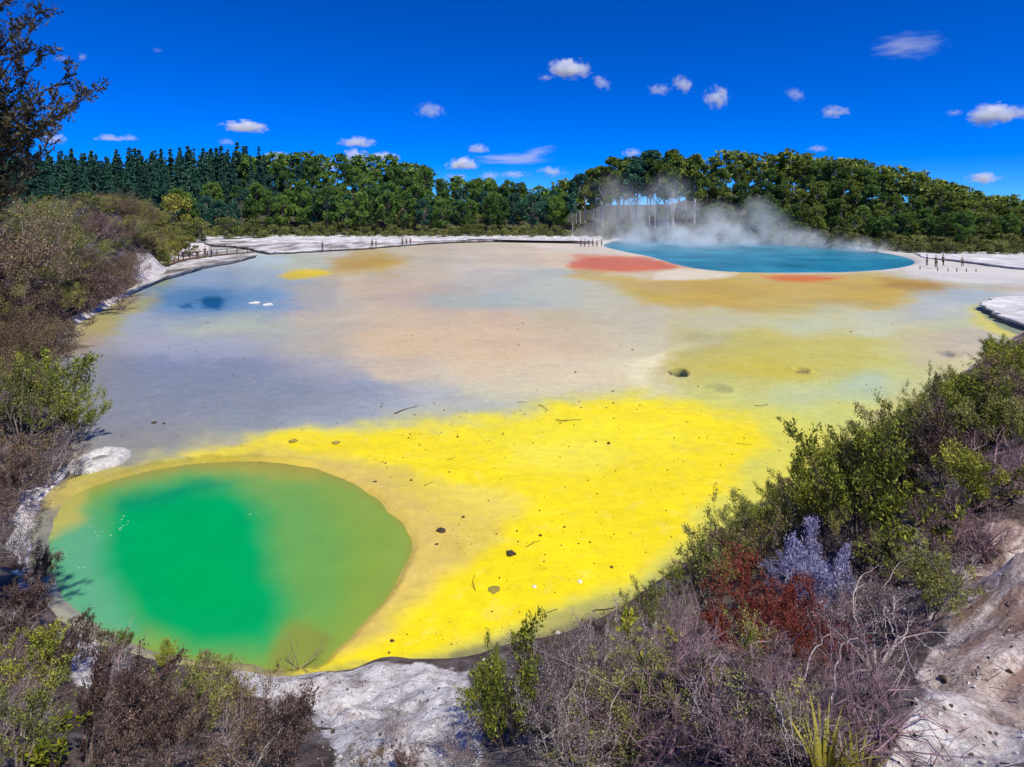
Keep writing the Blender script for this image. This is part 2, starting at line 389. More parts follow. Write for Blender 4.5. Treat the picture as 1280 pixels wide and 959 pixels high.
def build_terrace():
    us = np.concatenate([np.linspace(-330, -20, 40, endpoint=False), np.linspace(-20, 1300, 470), np.linspace(1310, 1650, 45)])
    vs = np.concatenate([np.linspace(292, 300, 9, endpoint=False), np.linspace(300, 420, 150, endpoint=False), np.linspace(420, 870, 200)])
    U, V = np.meshgrid(us, vs)
    D = F * CAM_H / (V - HOR); X = (U - CX) / F * D
    sd, ld = pool_depth(X, D)
    # the tessellation follows the pools' depth
    Z = .012 * fbm(X * .8, D * .8, 90, 4) + .02 * fbm(X * .15, D * .15, 91, 2)
    Z = Z + .05 * smooth(1.2, .1, sd) * smooth(-.15, .05, sd) * (1 + .6 * fbm(X * 2, D * 2, 66, 3))
    Z = Z - .5 * smooth(.0, -.9, sd)
    Z = Z + .22 * smooth(5, .6, ld) - .9 * smooth(.8, -2.0, ld)
    C, n3 = paint(U, V, X, D)
    rim = (smooth(.26, .10, sd + .10 * fbm(X * 3, D * 3, 67, 3)) * .55 * smooth(660, 560, V + 60 * smooth(200, 450, U)))[..., None]
    C = C * (1 - rim) + lin((150, 132, 44)) * rim
    # vents, scoops
    for (u, v, r, dep) in VENTS:
        cx, cy, _ = G(u, v); rr = r * cy / F
        q = np.sqrt((X - cx) ** 2 + ((D - cy) * .8) ** 2) / rr
        Z = Z - dep * smooth(1.05, .6, q) + .06 * smooth(1.9, 1.0, q) * smooth(.8, 1.0, q)
    wet = smooth(-.2, .35, fbm(X * .12, D * .12, 55, 3)) * .35
    grey = poly_sd(U, V, [(80, 440), (300, 430), (480, 480), (560, 500), (480, 520), (260, 545), (120, 540), (70, 480)])
    blue = poly_sd(U, V, [(180, 340), (300, 330), (420, 355), (420, 385), (330, 400), (190, 400)])
    wet = np.maximum(wet, .8 * np.maximum(smooth(30, -20, grey), smooth(20, -10, blue)))
    P = np.stack([X, D, Z], -1)
    me = grid_mesh('mineral_terrace', P, [M['terrace']], colors=C * ALB, extra={'wet': wet})
    return obj('mineral_terrace', me, kind='structure')

VENTS = [(848, 466, 13, .45), (1001, 463, 10, .10), (903, 487, 12, .06), (1190, 444, 9, .12), (262, 378, 14, .12), (228, 383, 8, .06)]

M = {}
def make_terrace_mat():
    s = N('mineral terrace'); tc = s.n('TexCoord').outputs['Object']
    at = s.n('Attribute', attribute_name='Col').outputs['Color']
    wet = s.n('Attribute', attribute_name='wet').outputs['Fac']
    mp = s.n('Mapping'); s.l(tc, mp.inputs[0]); mp.inputs['Scale'].default_value = (1, 1.0, 0)
    v = mp.outputs[0]
    n_big = s.noise(v, .35, 5, .6); n_mid = s.noise(v, 2.2, 6, .65); n_fine = s.noise(v, 26, 5, .7)
    c = s.mix(s.math('MULTIPLY', s.math('SUBTRACT', n_mid, .5), .0), at, at)
    k = s.math('ADD', s.math('MULTIPLY_ADD', n_mid, .36, .82), s.math('MULTIPLY_ADD', n_fine, .36, -.18))
    k = s.math('ADD', k, s.math('MULTIPLY_ADD', n_big, .24, -.12))
    m2 = s.n('Mapping'); s.l(tc, m2.inputs[0]); m2.inputs['Scale'].default_value = (.30, .62, 0); m2.inputs['Rotation'].default_value = (0, 0, .12)
    fl = s.n('TexNoise', i_Scale=1.3, i_Detail=6, i_Roughness=.65, i_Distortion=1.2); s.l(m2.outputs[0], fl.inputs['Vector'])
    k = s.math('ADD', k, s.math('MULTIPLY_ADD', fl.outputs['Fac'], .26, -.13))
    ln_ = s.math('SINE', s.math('MULTIPLY', fl.outputs['Fac'], 46))
    k = s.math('ADD', k, s.ramp(ln_, [(.80, (0, 0, 0)), (.97, (.05, .05, .05))])); k = s.math('SUBTRACT', k, s.ramp(s.math('MULTIPLY', ln_, -1.0), [(.82, (0, 0, 0)), (.99, (.07, .07, .07))]))
    cm = s.n('VectorMath', operation='SCALE'); s.l(at, cm.inputs[0]); s.l(k, cm.inputs['Scale'])
    col = cm.outputs[0]
    # ochre stain and pale salt bloom, both in drifts
    h = s.noise(v, .9, 7, .7)
    st = s.ramp(h, [(.56, (0, 0, 0)), (.72, (.30, .30, .30))])
    col = s.mix(st, col, s.mix(1, col, (.78, .66, .42), 'MULTIPLY'))
    h2 = s.noise(v, 1.4, 8, .72)
    s2 = s.ramp(h2, [(.30, (.20, .20, .20)), (.46, (0, 0, 0))])
    col = s.mix(s2, col, s.mix(.5, col, (.86, .82, .70)))
    # little dark crumbs
    vo = s.n('TexVoronoi', i_Scale=7.0); s.l(v, vo.inputs['Vector'])
    crumb = s.math('LESS_THAN', vo.outputs['Distance'], s.math('MULTIPLY', s.math('GREATER_THAN', n_mid, .53), .075))
    col = s.mix(s.math('MULTIPLY', crumb, .75), col, (.16, .11, .04))
    p = s.n('BsdfPrincipled'); p.inputs['Specular IOR Level'].default_value = .32
    s.l(col, p.inputs['Base Color'])
    r = s.math('MULTIPLY_ADD', wet, -.42, .58); r = s.math('ADD', r, s.math('MULTIPLY_ADD', n_mid, .25, -.12), clamp=True)
    s.l(r, p.inputs['Roughness'])
    b = s.n('Bump', i_Strength=.25, i_Distance=.02); s.l(s.math('ADD', n_mid, s.math('MULTIPLY', n_fine, .5)), b.inputs['Height'])
    s.l(b.outputs[0], p.inputs['Normal'])
    s.l(p.outputs[0], s.out.inputs['Surface']); M['terrace'] = s.m

def make_pool_mat():
    s = N('turbid green water'); tc = s.n('TexCoord').outputs['Object']
    at = s.n('Attribute', attribute_name='Col').outputs['Color']
    n1 = s.noise(tc, 1.1, 4, .5); n2 = s.noise(tc, 9, 4, .6)
    k = s.math('ADD', s.math('MULTIPLY_ADD', n1, .22, .89), s.math('MULTIPLY_ADD', n2, .08, -.04))
    cm = s.n('VectorMath', operation='SCALE'); s.l(at, cm.inputs[0]); s.l(k, cm.inputs['Scale'])
    p = s.n('BsdfPrincipled', i_Roughness=.09, i_IOR=1.33); p.inputs['Specular IOR Level'].default_value = .3
    s.l(cm.outputs[0], p.inputs['Base Color'])
    b = s.n('Bump', i_Strength=.06, i_Distance=.02); s.l(s.noise(tc, 5, 3), b.inputs['Height']); s.l(b.outputs[0], p.inputs['Normal'])
    s.l(p.outputs[0], s.out.inputs['Surface']); M['pool'] = s.m

def make_lake_mat():
    s = N('blue hot lake water'); tc = s.n('TexCoord').outputs['Object']
    n1 = s.noise(tc, .09, 5, .6)
    c = s.ramp(n1, [(.3, (.006, .12, .20)), (.52, (.014, .20, .31)), (.72, (.05, .33, .45))])
    p = s.n('BsdfPrincipled', i_Roughness=.32, i_IOR=1.33); p.inputs['Specular IOR Level'].default_value = .18
    s.l(c, p.inputs['Base Color'])
    b = s.n('Bump', i_Strength=.35, i_Distance=.08); s.l(s.noise(tc, 1.6, 4), b.inputs['Height']); s.l(b.outputs[0], p.inputs['Normal'])
    s.l(p.outputs[0], s.out.inputs['Surface']); M['lake'] = s.m

def build_pool():
    us = np.linspace(30, 540, 171); vs = np.linspace(562, 860, 131)
    U, V = np.meshgrid(us, vs); D = F * CAM_H / (V - HOR); X = (U - CX) / F * D
    n1 = fbm(X * .55, D * .55, 301, 4); n2 = fbm(X * .55 + 40, D * .55, 302, 4)
    uu, vv = U + 11 * n1, V + 5 * n2
    sd = poly_sd(U, V, POOL_PX)
    C = np.zeros(U.shape + (3,)); C[:] = lin((134, 160, 70))
    def m(poly, col, soft, stg=1.0):
        nonlocal C
        k = smooth(soft, -soft, poly_sd(uu, vv, poly))[..., None] * stg
        C = C * (1 - k) + lin(col) * k
    m([(330, 600), (420, 610), (500, 660), (490, 720), (440, 780), (380, 830), (340, 800)], (126, 158, 64), 30)
    m([(290, 590), (390, 610), (440, 680), (420, 760), (360, 820), (300, 830)], (98, 160, 82), 36, .8)
    m([(40, 650), (110, 625), (160, 690), (180, 790), (140, 800), (60, 760)], (84, 166, 130), 26, .9)
    m([(60, 600), (300, 560), (400, 575), (400, 597), (300, 590), (230, 590), (140, 612)], (164, 160, 62), 12, .9)
    m([(55, 615), (110, 600), (122, 625), (100, 650), (50, 672)], (178, 172, 92), 10, .9)
    m([(122, 640), (150, 612), (230, 594), (292, 600), (325, 640), (350, 690), (350, 755), (330, 812), (250, 815), (170, 780), (132, 720)], (4, 160, 92), 30)
    m([(160, 640), (230, 612), (280, 620), (310, 680), (315, 760), (230, 770), (170, 710)], (0, 162, 84), 34)
    m([(140, 640), (150, 620), (250, 596), (292, 604), (250, 612), (180, 632)], (0, 142, 92), 9, .8)
    m([(330, 810), (350, 775), (385, 775), (415, 800), (400, 842), (330, 845)], (132, 140, 62), 12, .8)
    m([(120, 790), (200, 815), (300, 835), (300, 850), (120, 820)], (60, 160, 80), 10, .6)
    e = smooth(-16, -1, sd)[..., None] * smooth(-40, 60, U - 100)[..., None]
    C = C * (1 - .55 * e) + lin((150, 138, 46)) * .55 * e
    P = np.stack([X, D, np.full_like(X, -.07)], -1)
    # keep the sheet to the basin
    me = grid_mesh('green_pool_water', P, [M['pool']], colors=C * np.array([.95, .92, .86]))
    bm = bmesh.new(); bm.from_mesh(me)
    sdw = poly_sd(np.array([v.co.x for v in bm.verts]), np.array([v.co.y for v in bm.verts]), POOL)
    bm.verts.ensure_lookup_table()
    bmesh.ops.delete(bm, geom=[bm.verts[i] for i in np.nonzero(sdw > .35)[0]], context='VERTS')
    bm.to_mesh(me); bm.free()
    obj('green_pool_water', me, kind='structure')
    rng = np.random.RandomState(4); Vs, Qs, o_ = [], [], 0
    for (u, v, n) in [(150, 655, 9), (122, 664, 5), (80, 690, 4), (98, 706, 3), (310, 640, 4)]:
        for _ in range(n):
            x, y, _z = G(u + rng.normal(0, 6), v + rng.normal(0, 5)); a = np.linspace(0, 6.28, 6, endpoint=False); rr = rng.uniform(.008, .028) * (.7 + .5 * rng.rand(6))
            top = np.c_[x + rr * np.cos(a) * 1.6, y + rr * np.sin(a), np.full(6, -.058)]; low = top - np.array([0, 0, .014])
            Vs += [top, low]; Qs += [(o_ + k, o_ + (k + 1) % 6, o_ + 6 + (k + 1) % 6, o_ + 6 + k) for k in range(6)] + [(o_, o_ + 1, o_ + 2, o_ + 3), (o_, o_ + 3, o_ + 4, o_ + 5)]; o_ += 12
    obj('foam_flecks', mesh_np('foam_flecks', np.concatenate(Vs), quads=Qs, mats=[plain('pale foam', (.25, .48, .30), .6, .3, .2, 9)]), kind='stuff')
    # lake
    ctr = LAKE.mean(0); rings = np.linspace(0, 1.03, 14)
    Pl = np.array([[(*(ctr + (p - ctr) * r), -.12) for p in np.vstack([LAKE, LAKE[:1]])] for r in rings])
    obj('lake_water', grid_mesh('lake_water', Pl, [M['lake']]), kind='structure')

# ------------------------------------------------------------------ bank
BARE_PX = [([(440, 850), (480, 826), (560, 836), (600, 850), (600, 970), (430, 970), (400, 900), (380, 860)], 26, 1.0),
           ([(1190, 700), (1250, 680), (1300, 660), (1300, 970), (1085, 970), (1120, 900), (1180, 800)], 22, 1.0),
           ([(300, 835), (345, 846), (420, 842), (440, 880), (330, 880), (290, 850)], 14, .9),
           ([(30, 600), (90, 580), (70, 625), (48, 680), (45, 730), (20, 740), (15, 660)], 14, .95),
           ([(70, 765), (130, 795), (140, 860), (100, 880), (60, 800)], 20, .6),
           ([(1255, 440), (1300, 430), (1300, 500), (1262, 490)], 10, .8)]

def bank_grid():
    th = np.radians(np.linspace(-112, 112, 450)); r = np.concatenate([np.geomspace(.8, 40, 225, endpoint=False), np.geomspace(40, 165, 90)])
    R, T = np.meshgrid(r, th, indexing='ij')
    return R * np.sin(T), R * np.cos(T)

def build_bank():
    X, Y = bank_grid()
    Z, d = bank_raw(X, Y)
    Yc = np.maximum(Y, .5)
    u = CX + F * X / Yc; v = HOR + F * (CAM_H - Z) / Yc
    bare = np.zeros_like(X)
    wob = 18 * fbm(X * 1.2, Y * 1.2, 201, 4)
    for pts, soft, stg in BARE_PX:
        bare = np.maximum(bare, stg * smooth(soft, -soft, poly_sd(u + wob, v + wob, pts)))
    bare = np.maximum(bare, .62 * smooth(3.2, 5.5, X) * smooth(6.5, 9, d) * smooth(14, 9, Y))   # the white slope goes on to the right
    bare = np.where(Y > .6, bare, .45)
    far = smooth(60, 75, Y) * smooth(4.5, 1.0, d); bare = np.maximum(bare, .85 * far)
    bare = np.maximum(bare, .75 * smooth(.9, .1, d) * smooth(18, 40, Y))
    me = grid_mesh('bank', np.stack([X, Y, Z], -1), [M['bank']], extra={'bare': bare, 'shore': np.clip(d, -2, 30)})
    return obj('bank', me, kind='structure')

def make_bank_mat():
    s = N('crumbling white bank'); tc = s.n('TexCoord').outputs['Object']
    bare = s.n('Attribute', attribute_name='bare').outputs['Fac']; sh = s.n('Attribute', attribute_name='shore').outputs['Fac']
    n1 = s.noise(tc, 2.5, 8, .7); n2 = s.noise(tc, 14, 7, .7); n3 = s.noise(tc, .9, 4)
    white = s.ramp(n1, [(.30, (.26, .21, .20)), (.43, (.50, .45, .44)), (.55, (.80, .76, .75)), (.72, (.88, .86, .84))])
    grit = s.ramp(n2, [(.34, (.22, .17, .16)), (.47, (.85, .82, .83)), (.6, (1, 1, 1))])
    white = s.mix(.6, white, grit, 'MULTIPLY')
    # rusty streaks that run down the slope on the right
    mp = s.n('Mapping'); s.l(tc, mp.inputs[0]); mp.vector_type = 'TEXTURE'; mp.inputs['Rotation'].default_value = (0, 0, math.radians(30)); mp.inputs['Scale'].default_value = (2.2, .25, .6)
    st = s.ramp(s.noise(mp.outputs[0], 1.2, 8, .72), [(.42, (0, 0, 0)), (.56, (1, 1, 1))])
    sx = s.n('SeparateXYZ'); s.l(tc, sx.inputs[0])
    side = s.math('MULTIPLY', s.ramp(s.math('MULTIPLY_ADD', sx.outputs[0], .3, -.9), [(0, (0, 0, 0)), (.4, (1, 1, 1))]), .92)
    white = s.mix(side, white, s.mix(1, white, (1.0, .90, .84), 'MULTIPLY'))
    white = s.mix(s.math('MULTIPLY', st, side), white, s.mix(n2, (.16, .085, .06), (.36, .24, .19)))
    litter = s.ramp(n2, [(.3, (.022, .016, .014)), (.5, (.075, .052, .048)), (.68, (.20, .15, .145))])
    grey = s.ramp(n1, [(.35, (.10, .08, .08)), (.7, (.30, .26, .27))])
    litter = s.mix(s.ramp(n3, [(.45, (0, 0, 0)), (.65, (.8, .8, .8))]), litter, grey)
    f = s.math('ADD', bare, s.math('MULTIPLY_ADD', n1, .8, -.4)); f = s.ramp(f, [(.40, (0, 0, 0)), (.58, (1, 1, 1))])
    col = s.mix(f, litter, white)
    p = s.n('BsdfPrincipled', i_Roughness=.9); p.inputs['Specular IOR Level'].default_value = .15
    s.l(col, p.inputs['Base Color'])
    vo = s.n('TexVoronoi', i_Scale=16.0); s.l(tc, vo.inputs['Vector'])
    vh = s.math('MULTIPLY', s.math('SUBTRACT', .6, vo.outputs['Distance']), .3)
    b = s.n('Bump', i_Strength=.75, i_Distance=.05); s.l(s.math('ADD', s.math('ADD', n1, vh), n2), b.inputs['Height']); s.l(b.outputs[0], p.inputs['Normal'])
    s.l(p.outputs[0], s.out.inputs['Surface']); M['bank'] = s.m

_D = np.geomspace(2.5, 150, 900)
def hit(u, v):
    """where the ray through photo pixel (u, v) meets the bank (or the terrace)"""
    x = (u - CX) / F * _D; z = CAM_H - (v - HOR) / F * _D
    zb = np.maximum(bank_raw(x, _D)[0], 0)
    k = np.nonzero(z < zb)[0]
    if not len(k): return None
    i = k[0]
    return float(x[i]), float(_D[i]), float(zb[i])

# ------------------------------------------------------------------ plants: twigs and leaves
def tubes(segs, sides=3):
    """segs: (n, 8) p0 p1 r0 r1 -> verts, quads"""
    S = np.asarray(segs, float); n = len(S)
    p0, p1 = S[:, 0:3], S[:, 3:6]; d = p1 - p0; d /= np.linalg.norm(d, axis=1)[:, None] + 1e-9
    ref = np.where(np.abs(d[:, 2:3]) < .9, np.array([[0, 0, 1.0]]), np.array([[1.0, 0, 0]]))
    a = np.cross(d, ref); a /= np.linalg.norm(a, axis=1)[:, None] + 1e-9; b = np.cross(d, a)
    vs = []
    for p, r in ((p0, S[:, 6]), (p1, S[:, 7])):
        for k in range(sides):
            t = 2 * math.pi * k / sides
            vs.append(p + (a * math.cos(t) + b * math.sin(t)) * r[:, None])
    V = np.stack(vs, 1).reshape(-1, 3)
    base = (np.arange(n) * 2 * sides)[:, None]
    q = []
    for k in range(sides):
        k2 = (k + 1) % sides
        q.append(np.concatenate([base + k, base + k2, base + sides + k2, base + sides + k], 1))
    return V, np.stack(q, 1).reshape(-1, 4)

def grow(rng, h, spread, mains, levels=3, kids=5, wig=.25, up=.25, r0=.02, curl=0.0, lean=(0, 0), nseg=4, base=.12, kfrom=.25):
    """a branching skeleton: returns segments and the segments of the last two levels"""
    segs, tips = [], []
    def branch(p, d, L, r, lev):
        n = nseg if lev < 2 else max(2, nseg - 1)
        pts = [p]; d = d / np.linalg.norm(d)
        for i in range(n):
            d = d + rng.normal(0, wig, 3) + np.array([0, 0, (up - curl * (i / n) * 2)]) * .5
            d = d / np.linalg.norm(d)
            q = pts[-1] + d * L / n; pts.append(q)
            ra, rb = r * (1 - .75 * i / n), r * (1 - .75 * (i + 1) / n)
            segs.append((*pts[-2], *q, ra, rb, lev))
            if lev >= levels - 1: tips.append((*pts[-2], *q, lev))
        if lev < levels:
            for k in range(kids):
                t = kfrom + (1 - kfrom) * (k + rng.rand()) / kids
                i = min(int(t * n), n - 1); f = t * n - i
                pp = pts[i] * (1 - f) + pts[i + 1] * f
                dd = (pts[i + 1] - pts[i]); dd /= np.linalg.norm(dd)
                side = rng.normal(0, 1, 3); side -= dd * side.dot(dd); side /= np.linalg.norm(side)
                ang = rng.uniform(.45, .95)
                branch(pp, dd * math.cos(ang) + side * math.sin(ang), L * rng.uniform(.32, .55) * (1.1 - .45 * t), r * .5 * (1 - .5 * t), lev + 1)
    for m in range(mains):
        a = 2 * math.pi * (m + rng.rand() * .8) / mains; tl = rng.uniform(.15, 1) * spread
        d = np.array([math.cos(a) * tl + lean[0], math.sin(a) * tl + lean[1], 1.0])
        p = np.array([math.cos(a), math.sin(a), 0]) * base * rng.rand()
        branch(p, d, h * rng.uniform(.7, 1.05), r0 * rng.uniform(.7, 1.1), 1)
    return np.array(segs), np.array(tips)

def leaves_on(rng, tips, per, size, wid=.4, out=.5, upb=.4, jit=.03):
    n = len(tips); k = np.repeat(np.arange(n), per); m = len(k)
    t = rng.rand(m, 1); p = tips[k, 0:3] * (1 - t) + tips[k, 3:6] * t + rng.normal(0, jit, (m, 3))
    sd = tips[k, 3:6] - tips[k, 0:3]; sd /= np.linalg.norm(sd, axis=1)[:, None] + 1e-9
    d = sd * out + rng.normal(0, .6, (m, 3)) + np.array([0, 0, upb]); d /= np.linalg.norm(d, axis=1)[:, None]
    s = np.cross(d, rng.normal(0, 1, (m, 3))); s /= np.linalg.norm(s, axis=1)[:, None] + 1e-9
    L = size * rng.uniform(.6, 1.35, (m, 1)); W = L * wid
    V = np.stack([p, p + d * L * .5 + s * W * .5, p + d * L, p + d * L * .5 - s * W * .5], 1).reshape(-1, 3)
    return V, np.arange(4 * m).reshape(-1, 4)

def finalize(V, h=None):
    return V

def bush_variant(kind, seed):
    """returns dict of part meshes, unit: metres at natural size, plus its height"""
    rng = np.random.RandomState(seed)
    K = BUSH[kind]
    segs, tips = grow(rng, **K['grow'])
    parts = {}
    tv, tq = tubes(segs[:, :8])
    H = float(np.percentile(tips[:, 5], 98))
    W = float(np.percentile(np.abs(tips[:, 3:5]), 95)) * 2
    if K.get('leaf'):
        lv, lq = leaves_on(rng, tips, **K['leaf'])
    sc_ = 1.0 / H
    parts['stem'] = mesh_np(kind + '_stem', tv * sc_, quads=tq, mats=[M[K['wood']]])
    if K.get('leaf'): parts['foliage'] = mesh_np(kind + '_foliage', lv * sc_, quads=lq, mats=[M[K['leafmat']]])
    return {'parts': parts, 'w': W / H, 'data': (tv * sc_, tq, (lv * sc_, lq) if K.get('leaf') else None)}

BUSH = {
    'green': dict(grow=dict(h=1.5, spread=.9, mains=7, levels=3, kids=6, wig=.18, up=.30, r0=.022, nseg=4),
                  leaf=dict(per=7, size=.058, wid=.42, jit=.03), wood='wood_brown', leafmat='leaf_green'),
    'olive': dict(grow=dict(h=1.5, spread=1.0, mains=7, levels=3, kids=6, wig=.22, up=.25, r0=.022, nseg=4),
                  leaf=dict(per=6, size=.052, wid=.42, jit=.03), wood='wood_grey', leafmat='leaf_olive'),
    'brown': dict(grow=dict(h=1.4, spread=1.1, mains=8, levels=3, kids=6, wig=.28, up=.15, r0=.022, nseg=4),
                  leaf=dict(per=2, size=.06, wid=.40, jit=.03), wood='wood_grey', leafmat='leaf_brown'),
    'dead': dict(grow=dict(h=1.3, spread=1.3, mains=13, levels=3, kids=7, wig=.34, up=.10, r0=.018, nseg=4), wood='wood_purple'),
    'mauve': dict(grow=dict(h=1.3, spread=1.0, mains=9, levels=3, kids=7, wig=.26, up=.2, r0=.018, nseg=4),
                  leaf=dict(per=5, size=.05, wid=.42, jit=.03), wood='wood_grey', leafmat='leaf_mauve'),
    'deadgrey': dict(grow=dict(h=1.3, spread=1.1, mains=12, levels=3, kids=7, wig=.28, up=.20, r0=.017, nseg=4),
                     leaf=dict(per=3, size=.030, wid=.45, jit=.04), wood='wood_pale', leafmat='leaf_grey'),
    'tangle': dict(grow=dict(h=1.3, spread=1.4, mains=11, levels=3, kids=5, wig=.36, up=.08, r0=.012, nseg=4), wood='wood_purple'),
    'tanglegrey': dict(grow=dict(h=1.3, spread=1.1, mains=9, levels=3, kids=5, wig=.28, up=.2, r0=.018, nseg=4),
                  leaf=dict(per=2, size=.035, wid=.45, jit=.04), wood='wood_pale', leafmat='leaf_grey'),
    'tanglemauve': dict(grow=dict(h=1.3, spread=1.0, mains=8, levels=3, kids=4, wig=.28, up=.2, r0=.018, nseg=3),
                  leaf=dict(per=5, size=.045, wid=.45, jit=.04), wood='wood_grey', leafmat='leaf_mauve'),
    'tangleolive': dict(grow=dict(h=1.3, spread=1.2, mains=8, levels=3, kids=4, wig=.24, up=.25, r0=.016, nseg=3),
                  leaf=dict(per=6, size=.05, wid=.42, jit=.04), wood='wood_grey', leafmat='leaf_olive'),
    'bare': dict(grow=dict(h=1.2, spread=1.1, mains=6, levels=2, kids=5, wig=.3, up=.15, r0=.016, nseg=4), wood='wood_grey'),
    'thicket_brown': dict(grow=dict(h=1.4, spread=1.2, mains=12, levels=3, kids=8, wig=.26, up=.18, r0=.017, nseg=4),
                  leaf=dict(per=4, size=.034, wid=.42, jit=.04), wood='wood_grey', leafmat='leaf_brown'),
    'thicket_olive': dict(grow=dict(h=1.4, spread=1.1, mains=11, levels=3, kids=8, wig=.22, up=.22, r0=.017, nseg=4),
                  leaf=dict(per=6, size=.036, wid=.45, jit=.04), wood='wood_grey', leafmat='leaf_olive'),
    'red': dict(grow=dict(h=1.2, spread=1.9, mains=12, levels=3, kids=7, wig=.26, up=.15, r0=.017, nseg=4),
                leaf=dict(per=4, size=.055, wid=.28, jit=.03), wood='wood_red', leafmat='leaf_red'),
    'lavender': dict(grow=dict(h=1.2, spread=1.6, mains=11, levels=3, kids=7, wig=.26, up=.22, r0=.015, nseg=4),
                     leaf=dict(per=9, size=.05, wid=.32, jit=.035), wood='wood_lavender', leafmat='leaf_lavender'),
    'sprig': dict(grow=dict(h=1.2, spread=.25, mains=3, levels=2, kids=6, wig=.12, up=.35, r0=.016, nseg=4),
                  leaf=dict(per=9, size=.085, wid=.42, jit=.02), wood='wood_brown', leafmat='leaf_bright'),
}

def plant_mats():
    M['leaf_mauve'] = leafy('dark mauve brown scrub leaves', [(0.027, 0.016, 0.016), (0.090, 0.057, 0.049), (0.210, 0.135, 0.121), (0.390, 0.270, 0.257)], trans=.1)
    M['leaf_green'] = leafy('green shrub leaves', [(0.046, 0.068, 0.014), (0.156, 0.196, 0.029), (0.353, 0.371, 0.047), (0.665, 0.620, 0.111)])
    M['leaf_olive'] = leafy('olive shrub leaves', [(0.069, 0.089, 0.025), (0.189, 0.215, 0.049), (0.362, 0.362, 0.093), (0.597, 0.534, 0.189)])
    M['leaf_brown'] = leafy('brown scrub leaves', [(0.050, 0.035, 0.019), (0.126, 0.087, 0.042), (0.252, 0.176, 0.084), (0.403, 0.304, 0.185)])
    M['leaf_grey'] = leafy('dry grey leaves', [(.03, .022, .022), (.10, .075, .07), (.22, .17, .17), (.40, .33, .34)], trans=.1)
    M['leaf_red'] = leafy('red shrub leaves', [(.05, .022, .014), (.17, .040, .028), (.30, .062, .042), (.36, .13, .07)])
    M['leaf_lavender'] = leafy('lavender lichen tufts', [(.11, .10, .17), (.24, .23, .40), (.36, .35, .56), (.50, .49, .66)], trans=.1)
    M['leaf_bright'] = leafy('yellow green leaves', [(.06, .09, .008), (.15, .18, .012), (.28, .28, .02), (.42, .38, .04)])
    M['leaf_dark'] = leafy('dark branch leaves', [(0.018, 0.027, 0.015), (0.045, 0.054, 0.024), (0.098, 0.090, 0.039), (0.195, 0.150, 0.075)])
    M['wood_brown'] = plain('brown stems', (.11, .075, .055), .9, .15, .4, 20)
    M['wood_grey'] = plain('grey stems', (.21, .165, .15), .9, .15, .4, 20)
    M['wood_pale'] = plain('pale dead stems', (.40, .34, .34), .9, .15, .4, 20)
    M['wood_purple'] = plain('purplish dead twigs', (.27, .17, .20), .85, .15, .7, 5)
    M['wood_red'] = plain('red twigs', (.22, .05, .04), .85, .15, .4, 12)
    M['wood_lavender'] = plain('lavender twigs', (.36, .33, .50), .9, .15, .3, 14)
    M['wood_white'] = plain('bleached branch', (.52, .46, .46), .8, .2, .3, 20)
    M['wood_dark'] = plain('dark wet stick', (.055, .035, .02), .8, .25, .4, 20)
    M['bark'] = plain('grey trunk bark', (.20, .165, .14), .9, .1, .35, 2)
    M['bark_pale'] = plain('pale trunk bark', (.34, .29, .27), .9, .1, .3, 2)

VAR = {}
def variants():
    for i, k in enumerate(BUSH):
        VAR[k] = [bush_variant(k, 100 + 10 * i + j) for j in range(3 if k not in ('red', 'lavender', 'sprig', 'bare') else 2)]

def plant(kind, loc, height, width=None, label='', name='shrub', cat='bush', group=None, rz=None, vi=None, tilt=(0, 0)):
    vs = VAR[kind]; v = vs[(vi if vi is not None else rs.randint(100)) % len(vs)]
    t = thing(name, label, cat, (loc[0], loc[1], loc[2] - .04), group)
    sx = height if width is None else width / max(v['w'], .3)
    t.scale = (sx, sx, height); t.rotation_euler = (tilt[0], tilt[1], rs.uniform(0, 6.28) if rz is None else rz)
    for pn, me in v['parts'].items(): obj(pn, me, t)
    return t

def plant_px(kind, u, vb, hpx, wpx=None, label='', **kw):
    """base seen at (u, vb) on the bank, height and width in photo pixels"""
    p = hit(u, vb)
    if p is None: return None
    k = p[1] / F
    return plant(kind, p, hpx * k, None if wpx is None else wpx * k, label, **kw)

# ------------------------------------------------------------------ forest
def cards(rng, centres, radii, per, size, squash=.8, drop=0.0, wid=.7):
    Vs = []
    k = np.repeat(np.arange(len(centres)), per); m = len(k)
    d = rng.normal(0, 1, (m, 3)); d /= np.linalg.norm(d, axis=1)[:, None]
    rr = radii[k][:, None] * rng.uniform(.35, 1.0, (m, 1)) ** .6
    off = d * rr; off[:, 2] *= squash
    p = centres[k] + off
    a = d + rng.normal(0, .7, (m, 3)); a[:, 2] -= drop; a /= np.linalg.norm(a, axis=1)[:, None]
    s = np.cross(a, rng.normal(0, 1, (m, 3))); s /= np.linalg.norm(s, axis=1)[:, None] + 1e-9
    L = size * rng.uniform(.6, 1.4, (m, 1)); W = L * wid
    V = np.stack([p - a * L * .5, p + s * W * .5, p + a * L * .5, p - s * W * .5], 1).reshape(-1, 3)
    return V, np.arange(4 * m).reshape(-1, 4)

def taper_trunk(rng, h, r, bend=.03, n=6, sides=6):
    pts = [np.array([0, 0, 0.0])]
    for i in range(n): pts.append(np.array([rng.normal(0, bend * h / 4), rng.normal(0, bend * h / 4), h * (i + 1) / n]))
    return [(*pts[i], *pts[i + 1], r * (1 - .85 * i / n), r * (1 - .85 * (i + 1) / n)) for i in range(n)], pts

